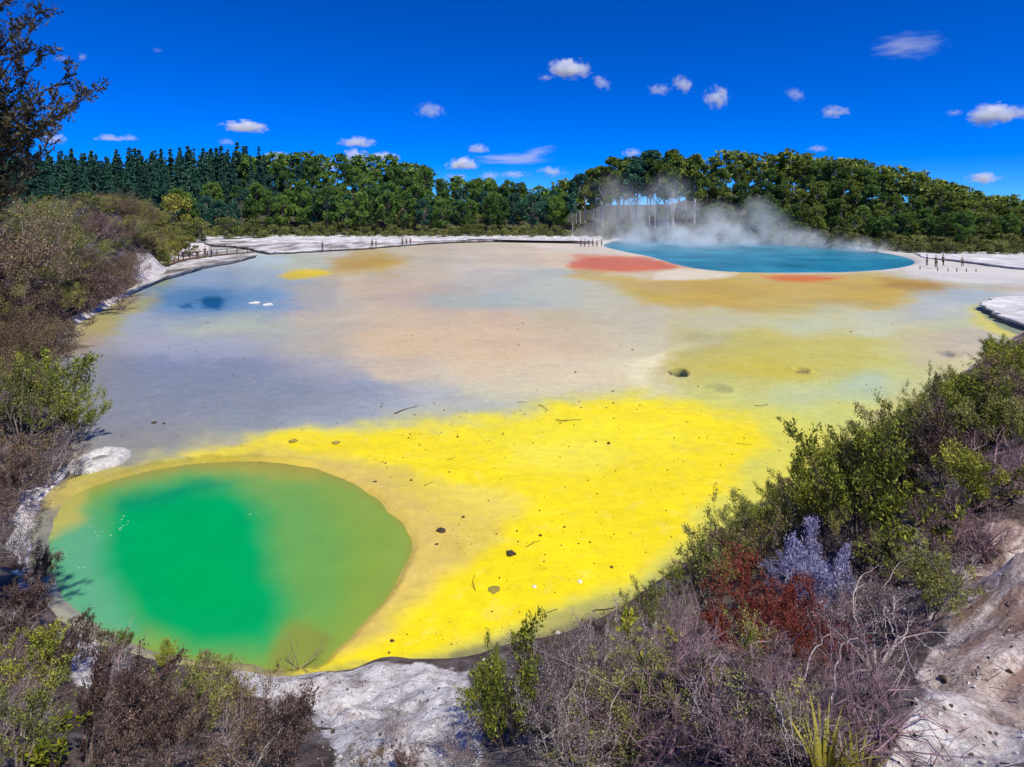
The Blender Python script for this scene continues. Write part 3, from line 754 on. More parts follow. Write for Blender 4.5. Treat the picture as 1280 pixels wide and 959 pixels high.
def tree_variant(kind, seed, per=None):
    rng = np.random.RandomState(seed); segs = []
    if kind == 'conifer':
        h = 1.0; s, pts = taper_trunk(rng, .97, .014, .01); segs += s
        cs, rd = [], []
        nw = 21
        for i in range(nw):
            t = .10 + .90 * i / (nw - 1); z = t
            R = .19 * (1 - t) ** .85 + .010
            for k in range(5 if t < .85 else 2):
                a = rng.rand() * 6.28; rr = R * rng.uniform(.55, 1.0)
                end = np.array([math.cos(a) * rr, math.sin(a) * rr, z - .25 * rr + rng.normal(0, .012)])
                if rng.rand() < .5: segs.append((0, 0, z, *end, .004, .001))
                for f in (.45, .85):
                    cs.append(np.array([0, 0, z]) * (1 - f) + end * f); rd.append(.014 + .06 * (1 - t))
        V, q = cards(rng, np.array(cs), np.array(rd), 24 if not per else 8, .030 if not per else .05, .6, .5, .6)
    elif kind in ('pine', 'tall'):
        s, pts = taper_trunk(rng, .9, .017 if kind == 'pine' else .010, .05 if kind == 'pine' else .03); segs += s
        cs, rd = [], []
        n = rng.randint(20, 26) if kind == 'pine' else rng.randint(11, 15)
        for i in range(n):
            t = .34 + .66 * (i + rng.rand()) / n
            if kind == 'tall': t = .60 + .40 * (i + rng.rand()) / n
            a = rng.rand() * 6.28
            R = (.22 * math.sin(math.pi * min(1, (t - .30) / .78)) ** .7 + .02) * rng.uniform(.5, 1.05) * (1 if kind == 'pine' else .62)
            c = np.array([math.cos(a) * R, math.sin(a) * R, t * .95]); cs.append(c); rd.append(rng.uniform(.065, .115) * (1 if kind == 'pine' else .72))
            segs.append((0, 0, max(.3, t * .9 - .16), *c, .006, .002))
        cs.append(np.array([0, 0, .93])); rd.append(.08)
        V, q = cards(rng, np.array(cs), np.array(rd), per or 190, .036 if not per else .092, .75, 0, .6)
    else:  # broad: a dense rounded crown nearly to the ground
        s, pts = taper_trunk(rng, .7, .02, .05); segs += s
        cs, rd = [], []
        n = rng.randint(20, 26)
        for i in range(n):
            t = rng.uniform(.15, .95); a = rng.rand() * 6.28
            R = (.40 * math.sin(math.pi * min(1, (t + .12) / 1.15)) ** .6) * rng.uniform(.4, 1.0)
            c = np.array([math.cos(a) * R, math.sin(a) * R, t * .9]); cs.append(c); rd.append(rng.uniform(.09, .17))
            segs.append((0, 0, max(.1, t * .7 - .1), *c, .008, .002))
        V, q = cards(rng, np.array(cs), np.array(rd), 100 if not per else 30, .048 if not per else .08, .7, 0, .6)
    tv, tq = tubes(segs, 5)
    return (tv, tq), (V, q)

FOREST_MAT = {}
TREES = {}
def forest_variants():
    M['f_conifer'] = leafy('dark teal conifer needles', [(0.008, 0.026, 0.023), (0.019, 0.067, 0.050), (0.038, 0.128, 0.080), (0.083, 0.196, 0.104)], trans=.1, clump=5)
    M['f_pine'] = leafy('green pine needles', [(0.022, 0.060, 0.022), (0.066, 0.147, 0.034), (0.160, 0.282, 0.049), (0.302, 0.415, 0.075)], trans=.3, clump=5)
    M['f_pine_olive'] = leafy('olive pine needles', [(0.027, 0.055, 0.019), (0.088, 0.140, 0.027), (0.205, 0.273, 0.043), (0.370, 0.410, 0.070)], trans=.3, clump=5)
    M['f_broad'] = leafy('scrub leaves', [(0.033, 0.054, 0.016), (0.105, 0.138, 0.033), (0.231, 0.253, 0.062), (0.399, 0.378, 0.126)], trans=.15, clump=4)
    M['bark_light'] = plain('bleached trunk bark', (.50, .46, .46), .9, .1, .3, 2)
    M['f_bright'] = leafy('yellow olive scrub leaves', [(0.036, 0.041, 0.007), (0.120, 0.126, 0.017), (0.264, 0.252, 0.036), (0.432, 0.384, 0.072)], trans=.15, clump=4)
    M['f_teal'] = leafy('blue green pine needles', [(0.010, 0.043, 0.037), (0.026, 0.101, 0.076), (0.067, 0.185, 0.109), (0.134, 0.286, 0.134)], trans=.3, clump=5)
    for kind, geo, cm, tm, ns in (('conifer', 'conifer', 'f_conifer', 'bark', 4), ('pine', 'pine', 'f_pine', 'bark', 5), ('pine_olive', 'pine', 'f_pine_olive', 'bark_pale', 5),
                                  ('pine_teal', 'pine', 'f_teal', 'bark_pale', 3), ('tall_pine', 'tall', 'f_pine_olive', 'bark_light', 4), ('tall_teal', 'tall', 'f_teal', 'bark_light', 3), ('bright_scrub', 'broad', 'f_bright', 'bark', 3), ('scrub', 'broad', 'f_broad', 'bark', 5)):
        TREES[kind] = []
        for j in range(ns):
            (tv, tq), (V, q) = tree_variant(geo, 500 + 7 * j + len(kind))
            TREES[kind].append((mesh_np(kind + '_trunk', tv, quads=tq, mats=[M[tm]], smooth_sh=True), mesh_np(kind + '_crown', V, quads=q, mats=[M[cm]]), (lambda a: (*a[1], *a[0]))(tree_variant(geo, 500 + 7 * j + len(kind), 17))))

def tree(kind, x, y, z, h, name, label, cat, group, wide=1.0):
    tr, cr, _ = TREES[kind][rs.randint(100) % len(TREES[kind])]
    t = thing(name, label, cat, (x, y, z - .2), group)
    t.scale = (h * wide, h * wide, h); t.rotation_euler = (rs.normal(0, .03), rs.normal(0, .03), rs.uniform(0, 6.28))
    obj('trunk', tr, t); obj('crown', cr, t)
    return t

def joined(name, items, mats_, kind='stuff'):
    """many plants in one mesh: items = list of (V, quads, material index, matrix 3x3, loc)"""
    Vs, Qs, Ms, o = [], [], [], 0
    for V, q, mi, R, loc in items:
        Vs.append(V @ R.T + loc); Qs.append(q + o); o += len(V); Ms.append(np.full(len(q), mi))
    if not Vs: return None
    me = mesh_np(name, np.concatenate(Vs), quads=np.concatenate(Qs), mats=mats_, midx=np.concatenate(Ms))
    ob = obj(name, me, kind=kind)
    return ob

def rotz(a, sx, sz):
    c, s_ = math.cos(a), math.sin(a)
    return np.array([[c * sx, -s_ * sx, 0], [s_ * sx, c * sx, 0], [0, 0, sz]])

SEG = [(70, 'at the left edge under the overhanging branches'), (140, 'just left of the tallest brown crest bush'), (200, 'below the touching pair of flat clouds'), (270, 'between flat clouds and the puffy one'),
       (330, 'below the puffy left cloud'), (390, 'left of the person standing alone'), (440, 'behind the person standing alone'), (500, 'below the bright round cloud'), (560, 'behind the trio of people'),
       (620, 'below the puffy centre cloud'), (715, 'just left of the steam'), (780, 'at the left end of the steam'), (840, 'above the tallest steam plume'), (900, 'right of the tallest steam plume'),
       (970, 'behind the small steam plume'), (1060, 'above the right half of the lake'), (1150, 'behind the right tip of the lake'), (1215, 'behind the visitors on the right shore'), (1400, 'at the right edge')]
def seg(u): return next(t for k, t in SEG if u < k)
ROW = ['front row', 'second row', 'middle row', 'upper row', 'skyline']
def build_forest():
    # positions row by row; the nearest 300 or so are trees of their own, the rest goes into one mass
    n_tree = 0; extra = []
    for ri, dd in enumerate([7, 17, 30, 47, 68]):
        u = -50.0
        while u < 1335:
            yb = np.interp(u, FRONT_U, FRONT_Y)
            y = yb + dd + rs.uniform(-4, 4); uu = u + rs.uniform(-6, 6); x = (uu - CX) / F * y
            z = float(hill_z(np.array([x]), np.array([y]))[0]); ridge = 712 < uu < 872; nm = 'pine_tree'
            if ridge and ri > 2: u += 30; continue
            if uu < 335 and (uu < 215 or ri >= 3):
                kind, h, wd = 'conifer', rs.uniform(16, 22.5), rs.uniform(.75, 1.0); a, grp, nm = 'dark teal pointed conifer', 'conifers of the far left plantation', 'conifer_tree'
                if ri == 0: h *= .75
                step = rs.uniform(11.5, 17)
            elif uu < 712:
                kind = 'pine' if rs.rand() < .7 else 'pine_teal'
                h = rs.uniform(11, 15.5) if uu > 300 else rs.uniform(10, 13); wd = rs.uniform(.8, 1.05)
                if uu > 560: h *= .9
                a, grp = ('rounded green pine' if kind == 'pine' else 'blue green pine'), 'pines behind the white flat'; step = rs.uniform(15, 23)
            elif ridge:
                kind = 'tall_pine' if rs.rand() < .7 else 'tall_teal'
                tgt = np.interp(uu, [712, 735, 765, 800, 840, 872], [218, 208, 197, 188, 186, 187]) + rs.uniform(-3, 10) + (0 if ri else 14)
                h, wd = CAM_H + (HOR - tgt) / F * y - z, rs.uniform(.9, 1.15); a, grp = ('tall bare-trunked green pine' if kind == 'tall_pine' else 'tall bare-trunked blue green pine'), 'bare trunked pines above the steam'; step = rs.uniform(11, 19)
            else:
                kind = 'pine_olive' if rs.rand() < .6 else 'pine'; h, wd = rs.uniform(10, 14) * (1 - .15 * smooth(1050, 1250, uu)), rs.uniform(.85, 1.15)
                a, grp = ('olive green pine' if kind == 'pine_olive' else 'fresh green pine'), 'pines on the right hill'
                if ri < 2: h *= .72
                step = rs.uniform(16, 24)
            if n_tree < 299:
                tree(kind, x, y, z, h, nm, '%s in the %s %s' % (a, ROW[ri] if ri < 4 else 'skyline row', seg(uu)), 'tree', grp, wd); n_tree += 1
            else: extra.append((u, dd + rs.uniform(-3, 3)))
            u += step
    # woods beyond and to the sides, one mass
    items = []
    for k in range(300 + len(extra)):
        if 150 <= k < 300 and k % 5: continue
        side = rs.rand()
        if k >= 300: u, dd = extra[k - 300]
        elif k < 150: u = rs.uniform(-60, 1340) if k > 55 else rs.uniform(-60, 330); dd = rs.uniform(76, 105) if k > 55 else rs.uniform(58, 100)
        elif k < 225: u = rs.uniform(-900, -70); dd = rs.uniform(0, 80)
        else: u = rs.uniform(1350, 2200); dd = rs.uniform(0, 80)
        yb = np.interp(u, FRONT_U, FRONT_Y)
        y = yb + dd; x = (u - CX) / F * y; z = float(hill_z(np.array([x]), np.array([y]))[0])
        if 705 < u < 872 and k < 150: continue
        kind = 'conifer' if u < 310 else ('pine' if u < 700 else 'pine_olive')
        tr, cr, (V, q, tv, tq) = TREES[kind][rs.randint(3)]
        h = (rs.uniform(13, 17) * (1 - .4 * smooth(1000, 1250, u)) if u > 310 else rs.uniform(16, 21)) * (.8 if 540 < u < 700 else 1); R = rotz(rs.uniform(0, 6.28), h * 1.2, h)
        mi = {'conifer': 0, 'pine': 1, 'pine_olive': 2}[kind]
        items.append((V, q, mi, R, np.array([x, y, z]))); items.append((tv, tq, 3, R, np.array([x, y, z])))
    for k in range(95):   # low growth under the trees on the slope
        u = rs.uniform(-40, 1320); dd = rs.uniform(10, 72); yb = np.interp(u, FRONT_U, FRONT_Y); y = yb + dd; x = (u - CX) / F * y
        
        z = float(hill_z(np.array([x]), np.array([y]))[0]); tr, cr, (V, q, tv, tq) = TREES['scrub'][rs.randint(5)]; h = rs.uniform(4, 7) if not 705 < u < 880 else rs.uniform(3, 4.5)
        items.append((V, q, 4, rotz(rs.uniform(0, 6.28), h * 1.3, h), np.array([x, y, z - .5])))
    joined('distant_forest', items, [M['f_conifer'], M['f_pine'], M['f_pine_olive'], M['bark'], M['f_broad']])

def build_scrub():
    """the belt of low scrub along the foot of the woods"""
    n = 0
    for ri, (dd, h0, h1) in enumerate([(-1, 2.2, 3.6), (3.5, 3.0, 4.8), (9, 3.6, 6.0)]):
        u = -30 + 9 * ri
        while u < 1310:
            yb = np.interp(u, FRONT_U, FRONT_Y)
            y = yb + dd + rs.uniform(-1.5, 1.5); x = (u - CX) / F * y; h = rs.uniform(h0, h1)
            if u < 190 and ri == 0: u += 40; continue
            z = max(float(hill_z(np.array([x]), np.array([y]))[0]), 0)
            hi = ['lowest', 'middle', 'upper'][ri]
            if u < 720: lab = ('rounded scrub bush in the %s tier %s' % (hi, seg(u)), 'scrub behind the white flat')
            elif u < 1040: lab = ('dark scrub bush in the %s tier %s' % (hi, seg(u)), 'scrub behind the blue lake')
            else: lab = ('olive scrub bush in the %s tier %s' % (hi, seg(u)), 'scrub behind the right white shore')
            tree('scrub', x, y, z, h, 'scrub_bush', lab[0], 'bush', lab[1], rs.uniform(1.0, 1.5)); n += 1
            u += rs.uniform(14, 24)
    # larger bushes that come forward on the left, behind the near left bank
    FW = [(212, 342, 96, 44, 'bright_scrub', 'yellow olive bush at the water end of the boardwalk, lit brightest'), (188, 350, 90, 52, 'bright_scrub', 'yellow olive bush just left of the boardwalk end'),
          (236, 322, 108, 30, 'bright_scrub', 'low yellow olive bush leaning over the boardwalk'), (205, 330, 108, 50, 'scrub', 'dark olive bush behind the yellow olive ones'),
          (182, 330, 112, 68, 'bright_scrub', 'yellow green bush poking up beside the tallest brown crest bush'), (225, 312, 128, 40, 'scrub', 'olive bush behind the walkers on the boardwalk'),
          (250, 306, 146, 38, 'scrub', 'wide olive bush above the right end of the boardwalk'), (216, 300, 150, 64, 'bright_scrub', 'light green tree standing out before the dark conifers'),
          (285, 302, 150, 36, 'scrub', 'olive bush behind the left tip of the white flat'), (318, 301, 155, 32, 'scrub', 'grey olive bush behind the white flat, right of the boardwalk'),
          (166, 352, 88, 44, 'scrub', 'shaded olive bush at the shore between brown thicket and boardwalk'), (196, 316, 120, 52, 'scrub', 'round olive bush in the middle of the clump by the boardwalk')]
    for (u, vb, y, hp, kd, lab) in FW:
        x = (u - CX) / F * y; z = CAM_H - (vb - HOR) / F * y
        zt = z + hp * y / F; z = max(z, .1, float(bank_raw(np.array([x]), np.array([float(y)]))[0][0]) - .3)
        tree(kd, x, y, z, max(zt - z, 2.4), 'scrub_bush', lab, 'bush', 'bushes beside the boardwalk', rs.uniform(1.0, 1.35))

def build_hills():
    xs = np.linspace(-420, 480, 150); yy = np.concatenate([np.linspace(90, 300, 110), np.linspace(310, 900, 30)])
    X, Y = np.meshgrid(xs, yy)
    Z = hill_z(X, Y); dd = forest_front(X, Y)
    Z = np.where(dd < 0, -.35 + .1 * smooth(-3, 0, dd), Z)
    obj('wooded_hill', grid_mesh('wooded_hill', np.stack([X, Y, Z], -1), [M['hill']]), kind='structure')
    # the ground runs on to the horizon
    P = np.array([[(x, y, -1.6) for x in np.linspace(-6000, 6000, 25)] for y in np.linspace(-3000, 8000, 23)])
    obj('ground', grid_mesh('ground', P, [M['hill']]), kind='structure')

# ------------------------------------------------------------------ raised sinter shelves on the far side
def shelf(name, px, top, mat, seed, skirt=.5, rough=.10, edge_in=.35):
    """a raised flat with an undercut, ragged edge"""
    loop = spline(GP(px), 5); n = len(loop)
    rng = np.random.RandomState(seed)
    ctr = loop.mean(0); nrm = np.roll(loop, -1, 0) - np.roll(loop, 1, 0); nrm = np.stack([nrm[:, 1], -nrm[:, 0]], 1); nrm /= np.linalg.norm(nrm, axis=1)[:, None] + 1e-9
    if np.mean(np.sum(nrm * (loop - ctr), 1)) < 0: nrm = -nrm
    jag = rng.normal(0, rough, (n, 1)); loop2 = loop + nrm * jag
    rows = []
    rows.append(np.c_[loop2 - nrm * edge_in, np.full(n, -.3)])          # undercut foot
    rows.append(np.c_[loop2 - nrm * edge_in * .7, np.full(n, top * .35)])
    rows.append(np.c_[loop2, np.full(n, top * .72) + rng.normal(0, .02, n)])
    rows.append(np.c_[loop2 - nrm * .12, np.full(n, top) + rng.normal(0, .02, n)])
    for f in (.97, .92, .85, .72, .55, .35, .15, .0):
        q = ctr + (loop2 - ctr) * f
        rows.append(np.c_[q, top + .10 * fbm(q[:, 0] * .35, q[:, 1] * .35, seed, 3) * (1 if f < .95 else .4)])
    P = np.array(rows); P = np.concatenate([P, P[:, :1]], 1)
    return obj(name, grid_mesh(name, P, [mat]), kind='structure')

def make_sinter():
    for nm, lo, hi, sc_ in (('sinter white', (.42, .40, .41), (.86, .84, .86), .5), ('sinter grey', (.13, .115, .11), (.42, .39, .38), .22)):
        s = N(nm); tc = s.n('TexCoord').outputs['Object']
        mp = s.n('Mapping'); s.l(tc, mp.inputs[0]); mp.inputs['Scale'].default_value = (1, .45, 1)
        n1 = s.noise(mp.outputs[0], sc_, 7, .65); n2 = s.noise(tc, 5, 6, .7)
        c = s.ramp(n1, [(.36, lo), (.56, tuple((a + b) / 2 for a, b in zip(lo, hi))), (.66, hi)] if nm == 'sinter white' else [(.36, lo), (.5, hi), (.60, (.7, .68, .69)), (.66, hi)])
        c = s.mix(.5, c, s.ramp(n2, [(.32, (.3, .26, .24)), (.5, (1, 1, 1))]), 'MULTIPLY')
        p = s.n('BsdfPrincipled', i_Roughness=.85); p.inputs['Specular IOR Level'].default_value = .15; s.l(c, p.inputs['Base Color'])
        b = s.n('Bump', i_Strength=.6, i_Distance=.05); s.l(n2, b.inputs['Height']); s.l(b.outputs[0], p.inputs['Normal'])
        s.l(p.outputs[0], s.out.inputs['Surface']); M[nm] = s.m
    s = N('forest floor'); tc = s.n('TexCoord').outputs['Object']
    c = s.ramp(s.noise(tc, .3, 6), [(.3, (.025, .03, .012)), (.7, (.08, .07, .035))])
    p = s.n('BsdfPrincipled', i_Roughness=.95); s.l(c, p.inputs['Base Color']); s.l(p.outputs[0], s.out.inputs['Surface']); M['hill'] = s.m

def build_shelves():
    shelf('sinter_flat', [(258, 306.5), (300, 311), (330, 318), (350, 318), (400, 315.5), (460, 312), (500, 308.5), (560, 304.5), (640, 302), (640, 298.5), (480, 297), (360, 296.5), (270, 297.5)], .55, M['sinter grey'], 5, rough=.25, edge_in=.8)
    shelf('sinter_shore', [(262, 305), (300, 304.5), (360, 306), (420, 305), (520, 304), (600, 302), (700, 302), (745, 305), (740, 296.5), (600, 296), (450, 295.5), (340, 295.5), (262, 296)], .72, M['sinter white'], 6, rough=.4, edge_in=.4)
    shelf('left_shore', [(150, 372), (172, 366), (200, 353), (235, 343), (262, 335), (300, 328), (322, 320), (300, 315), (262, 318), (225, 330), (190, 342), (160, 356), (120, 376)], .5, M['sinter grey'], 7, rough=.12, edge_in=.4)
    shelf('sinter_island', [(1226, 386), (1240, 380), (1275, 376), (1330, 374), (1400, 372), (1420, 395), (1370, 418), (1310, 420), (1285, 415), (1255, 404), (1238, 396)], .55, M['sinter white'], 8, rough=.12, edge_in=.7)
    shelf('right_shore', [(1155, 324), (1180, 326), (1230, 332), (1285, 338), (1420, 345), (1500, 330), (1420, 314), (1280, 317), (1200, 318), (1150, 318)], .4, M['sinter white'], 9, rough=.25, edge_in=.6)

# ------------------------------------------------------------------ small things lying on the terrace
def rock_mesh(seed, mat, n=2, flat=.6):
    bm = bmesh.new(); bmesh.ops.create_icosphere(bm, subdivisions=n, radius=1)
    rng = np.random.RandomState(seed); k = rng.normal(0, 1, (5, 3))
    for v in bm.verts:
        c = np.array(v.co); f = 1 + sum(.11 * math.sin(3 * c.dot(a) + i) for i, a in enumerate(k))
        v.co = Vector((c * f)) * (1 + rng.normal(0, .05)); v.co.z *= flat
    me = bpy.data.meshes.new('rock'); bm.to_mesh(me); bm.free(); me.materials.append(mat); return me

def stick_mesh(seed, L, r, mat, bend=.25, twigs=2):
    rng = np.random.RandomState(seed); segs = []; n = 6; p = np.array([-L / 2, 0, r]); d = np.array([1.0, 0, 0]); pts = [p]
    for i in range(n):
        d = d + rng.normal(0, bend, 3) * np.array([.3, 1, .25]); d[2] = abs(d[2]) * .4; d /= np.linalg.norm(d); q = pts[-1] + d * L / n; q[2] = max(q[2], r)
        segs.append((*pts[-1], *q, r * (1 - .6 * i / n), r * (1 - .6 * (i + 1) / n))); pts.append(q)
    for k in range(twigs):
        i = rng.randint(1, n); e = pts[i] + np.array([rng.uniform(.05, .2) * L, rng.uniform(-.2, .2) * L, rng.uniform(.02, .12) * L]); segs.append((*pts[i], *e, r * .5, r * .15))
    V, q = tubes(segs, 5); return mesh_np('stick', V, quads=q, mats=[mat], smooth_sh=True)

def build_debris():
    M['stone_dark'] = plain('dark stone', (.06, .045, .03), .85, .2, .5, 5, .4)
    M['stone_white'] = plain('pale stone', (.74, .70, .66), .85, .2, .3, 5, .4)
    M['stone_yellow'] = plain('stone with yellow crust', (.30, .24, .05), .9, .2, .5, 6, .4)
    for i, (u, v, wpx, hpx, m, lab) in enumerate([
            (638, 693, 11, 8, 'stone_dark', 'blackish stone on the yellow sheet, the largest dark lump there'),
            (552, 664, 12, 7, 'stone_dark', 'brown stone on tan margin right of the green pool, upper one of two'),
            (546, 682, 6, 4, 'stone_dark', 'small round brown stone on tan margin, just below a larger one'),
            (469, 603, 5, 4, 'stone_dark', 'tiny dark stone by the upper right rim of the green pool'),
            (579, 647, 4, 3, 'stone_dark', 'very small dark pebble on tan ground near the yellow sheet'),
            (490, 802, 6, 5, 'stone_dark', 'small dark stone at the lower tip of the yellow sheet'),
            (668, 734, 6, 4, 'stone_white', 'small whitish stone at the lower yellow edge, left of two'),
            (725, 728, 6, 4, 'stone_white', 'small whitish stone on the lower yellow edge, right of two'),
            (698, 793, 7, 5, 'stone_white', 'bright white stone at the foot of the grey scrub bank'),
            (193, 529, 7, 4, 'stone_dark', 'small dark stone alone on the grey silica flat'),
            (205, 530, 4, 3, 'stone_dark', 'tiny dark pebble beside the lone stone on the grey flat'),
            (618, 738, 14, 4, 'stone_yellow', 'flat brownish crust lump on the lower yellow sheet'),
            (366, 552, 12, 4, 'stone_yellow', 'flat brown crust lump on the narrow yellow strip above the pool'),
            (420, 554, 9, 5, 'stone_yellow', 'small brown lump on the yellow strip above the green pool'),
            (318, 379, 14, 3, 'stone_white', 'flat white rock in pale blue shallows, left of a pair'),
            (335, 381, 12, 4, 'stone_white', 'flat white rock in pale blue shallows, right of a pair'),
            (285, 402 + 15, 0, 0, '', ''), ]):
        if not wpx: continue
        x, y, _ = G(u, v); k = y / F
        o = obj('stone', rock_mesh(900 + i, M[m], 2, .55), loc=(x, y, .02)); o.scale = (wpx * k * .5, wpx * k * .5, max(hpx * k * .55, .03)); o.rotation_euler[2] = i * 1.3
        tag(o, lab, 'stone')
    for i, (u, v, L, ang, m, lab) in enumerate([
            (757, 760, 30, 20, 'wood_dark', 'dark curved stick in the olive margin below the yellow sheet'),
            (686, 769, 26, 8, 'wood_dark', 'thin dark twig beside the leafy spire at the olive margin'),
            (666, 680, 16, 35, 'wood_dark', 'short dark stick on the yellow sheet right of the black stone'),
            (712, 527, 30, -10, 'wood_dark', 'long broken brown stick at the top edge of the yellow sheet'),
            (680, 511, 16, -50, 'wood_dark', 'small bent stick on grey flat above the yellow edge'),
            (655, 503, 16, 5, 'wood_dark', 'faint flat stick on the grey flat left of a bent one'),
            (510, 514, 26, 30, 'wood_dark', 'thin forked twig on the grey flat above the yellow strip'),
            (594, 730, 16, 80, 'wood_dark', 'thin upright-lying twig at the tan and yellow boundary'),
            (953, 507, 18, 10, 'wood_dark', 'short dark stick on pale ground above the yellow right end'),
            (930, 555, 18, 0, 'wood_dark', 'thin stick lying on the right end of the yellow sheet'),
            (565, 575, 14, 0, 'wood_dark', 'small brown twig lying on the upper yellow sheet'),
            (536, 605, 10, 40, 'wood_dark', 'tiny brown twig near the tan edge of the yellow sheet')]):
        x, y, _ = G(u, v); k = y / F
        ln = L * k * (1 + .8 * abs(math.sin(math.radians(ang))))
        o = obj('stick', stick_mesh(40 + i, ln, max(.008, ln * .016), M[m]), loc=(x, y, .02)); o.rotation_euler[2] = math.radians(ang) * 1.2
        tag(o, lab, 'stick')
    rng = np.random.RandomState(12); base = rock_mesh(2, M['stone_dark'], 1, .6); bv = np.array([p.co[:] for p in base.vertices]); bt = np.array([p.vertices[:] for p in base.polygons]); Vs, Ts, o_ = [], [], 0
    yel = [(260, 572), (440, 535), (720, 500), (900, 508), (1000, 545), (900, 650), (820, 730), (640, 795), (480, 822), (400, 838), (470, 780), (530, 670), (450, 590)]
    while o_ < 42 * 180:
        u, v = rng.uniform(260, 1000), rng.uniform(500, 838)
        if rng.rand() < .12: u, v = rng.uniform(150, 1150), rng.uniform(400, 560)
        elif poly_sd(np.array([u]), np.array([v]), yel)[0] > 0 or (v < 640 and rng.rand() < .6): continue
        x, y, _ = G(u, v); rr = (rng.gamma(1.5, .35) + .35) * y / F; W = bv * np.array([rr, rr * rng.uniform(.5, 1), rr * .7]); a = rng.uniform(0, 6.28); c, s_ = math.cos(a), math.sin(a)
        Vs.append(np.c_[W[:, 0] * c - W[:, 1] * s_ + x, W[:, 0] * s_ + W[:, 1] * c + y, W[:, 2] + .01]); Ts.append(bt + o_); o_ += len(bv)
    obj('crumbs', mesh_np('crumbs', np.concatenate(Vs), tris=np.concatenate(Ts), mats=[plain('brown crumbs', (.13, .09, .02), .9, .1, .6, 3)]), kind='stuff')
    # the round white mound between the bushes and the pool
    x, y, _ = G(124, 577); t = np.linspace(0, 2 * math.pi, 49)[None, :]; prof = [(1.0, -.05), (.97, .05), (.88, .11), (.7, .16), (.5, .17), (.36, .15), (.25, .08), (.12, .05), (0, .05)]
    rr = np.array([p[0] for p in prof])[:, None]; zz = np.array([p[1] for p in prof])[:, None]
    a = rr * np.cos(t); b = rr * np.sin(t); wob = 1 + .07 * fbm(np.cos(t) * 1.5 + 3, np.sin(t) * 1.5, 4, 3)
    P = np.stack([a * wob * 33 * y / F, b * wob * 33 * y / F * 1.05, zz * 1.6 + 0 * t + .05 * rr * (rr < .95) * fbm(a * 3, b * 3, 12, 3)], -1)
    o = obj('sinter_mound', grid_mesh('sinter_mound', P, [M['mound']]), loc=(x, y, 0)); tag(o, 'round low grey-white mound with hollow top beside the green pool', 'mound')
    me = rock_mesh(77, M['mound_hollow'], 3, .2); hl = obj('hollow', me, o, (.0, .05, .13)); hl.scale = (.27 * 33 * y / F, .22 * 33 * y / F, .10)

# ------------------------------------------------------------------ people, boardwalk, posts
def skin_obj(name, pts, edges, mat, parent, sub=1):
    me = bpy.data.meshes.new(name); me.from_pydata([p[:3] for p in pts], edges, []); me.materials.append(mat)
    o = obj(name, me, parent)
    m = o.modifiers.new('skin', 'SKIN')
    for i, p in enumerate(pts):
        sv = me.skin_vertices[0].data[i]; sv.radius = (p[3], p[3] * (p[4] if len(p) > 4 else 1)); sv.use_root = (i == 0)
    s = o.modifiers.new('sub', 'SUBSURF'); s.levels = sub; s.render_levels = sub
    return o

def person(loc, rz, label, group, shirt, trousers, hair, pose=0, scale=1.0, hat=None):
    t = thing('person', label, 'person', loc, group); t.rotation_euler[2] = rz; t.scale = (scale,) * 3
    a = [(.09, .0), (.16, -.10), (.05, .12)][pose % 3]
    hand_f = [.05, .22, .10][pose % 3]
    J = [(0, 0, .94, .12, .8), (0, 0, 1.15, .12, .75), (0, 0, 1.38, .135, .65), (0, 0, 1.50, .055), (0, .02, 1.58, .075), (0, .03, 1.66, .092), (0, .02, 1.73, .075),
         (-.19, 0, 1.40, .055), (-.25, .0, 1.12, .042), (-.24, hand_f, .90, .034), (-.235, hand_f + .05, .81, .028),
         (.19, 0, 1.40, .055), (.25, .0, 1.12, .042), (.24, hand_f, .90, .034), (.235, hand_f + .05, .81, .028),
         (-.10, 0, .86, .085), (-.11, a[0], .50, .06), (-.11, a[1], .10, .042), (-.11, a[1] + .14, .045, .035),
         (.10, 0, .86, .085), (.11, -a[0] * .3, .50, .06), (.11, -a[1], .10, .042), (.11, -a[1] + .14, .045, .035)]
    E = [(0, 1), (1, 2), (2, 3), (3, 4), (4, 5), (5, 6), (2, 7), (7, 8), (8, 9), (9, 10), (2, 11), (11, 12), (12, 13), (13, 14), (0, 15), (15, 16), (16, 17), (17, 18), (0, 19), (19, 20), (20, 21), (21, 22)]
    skin_obj('body', J, E, M['skin'], t)
    def sub(idx, grow_, es): return [tuple(J[i][:3]) + (J[i][3] * grow_ + .008,) + tuple(J[i][4:]) for i in idx], es
    p, e = sub([0, 1, 2, 7, 8, 11, 12], 1.12, [(0, 1), (1, 2), (2, 3), (3, 4), (2, 5), (5, 6)]); skin_obj('shirt', p, e, M[shirt], t)
    p, e = sub([0, 15, 16, 17, 19, 20, 21], 1.14, [(0, 1), (1, 2), (2, 3), (0, 4), (4, 5), (5, 6)]); skin_obj('trousers', p, e, M[trousers], t)
    me = rock_mesh(3, M[hair], 2, 1.0); h = obj('hair', me, t, (0, .0, 1.715)); h.scale = (.095, .105, .075)
    for s_ in (-1, 1):
        sh = obj('shoe', rock_mesh(5, M['shoe'], 2, .6), t, (.11 * s_, -a[1] * s_ * -1 + .06, .04)); sh.scale = (.05, .13, .06)
    if hat:
        bm = bmesh.new(); bmesh.ops.create_cone(bm, cap_ends=True, segments=16, radius1=.18, radius2=.17, depth=.015)
        bmesh.ops.create_cone(bm, cap_ends=True, segments=14, radius1=.105, radius2=.085, depth=.11, matrix=__import__('mathutils').Matrix.Translation((0, 0, .06)))
        m_ = bpy.data.meshes.new('hat'); bm.to_mesh(m_); bm.free(); m_.materials.append(M[hat]); obj('hat', m_, t, (0, .01, 1.735))
    return t

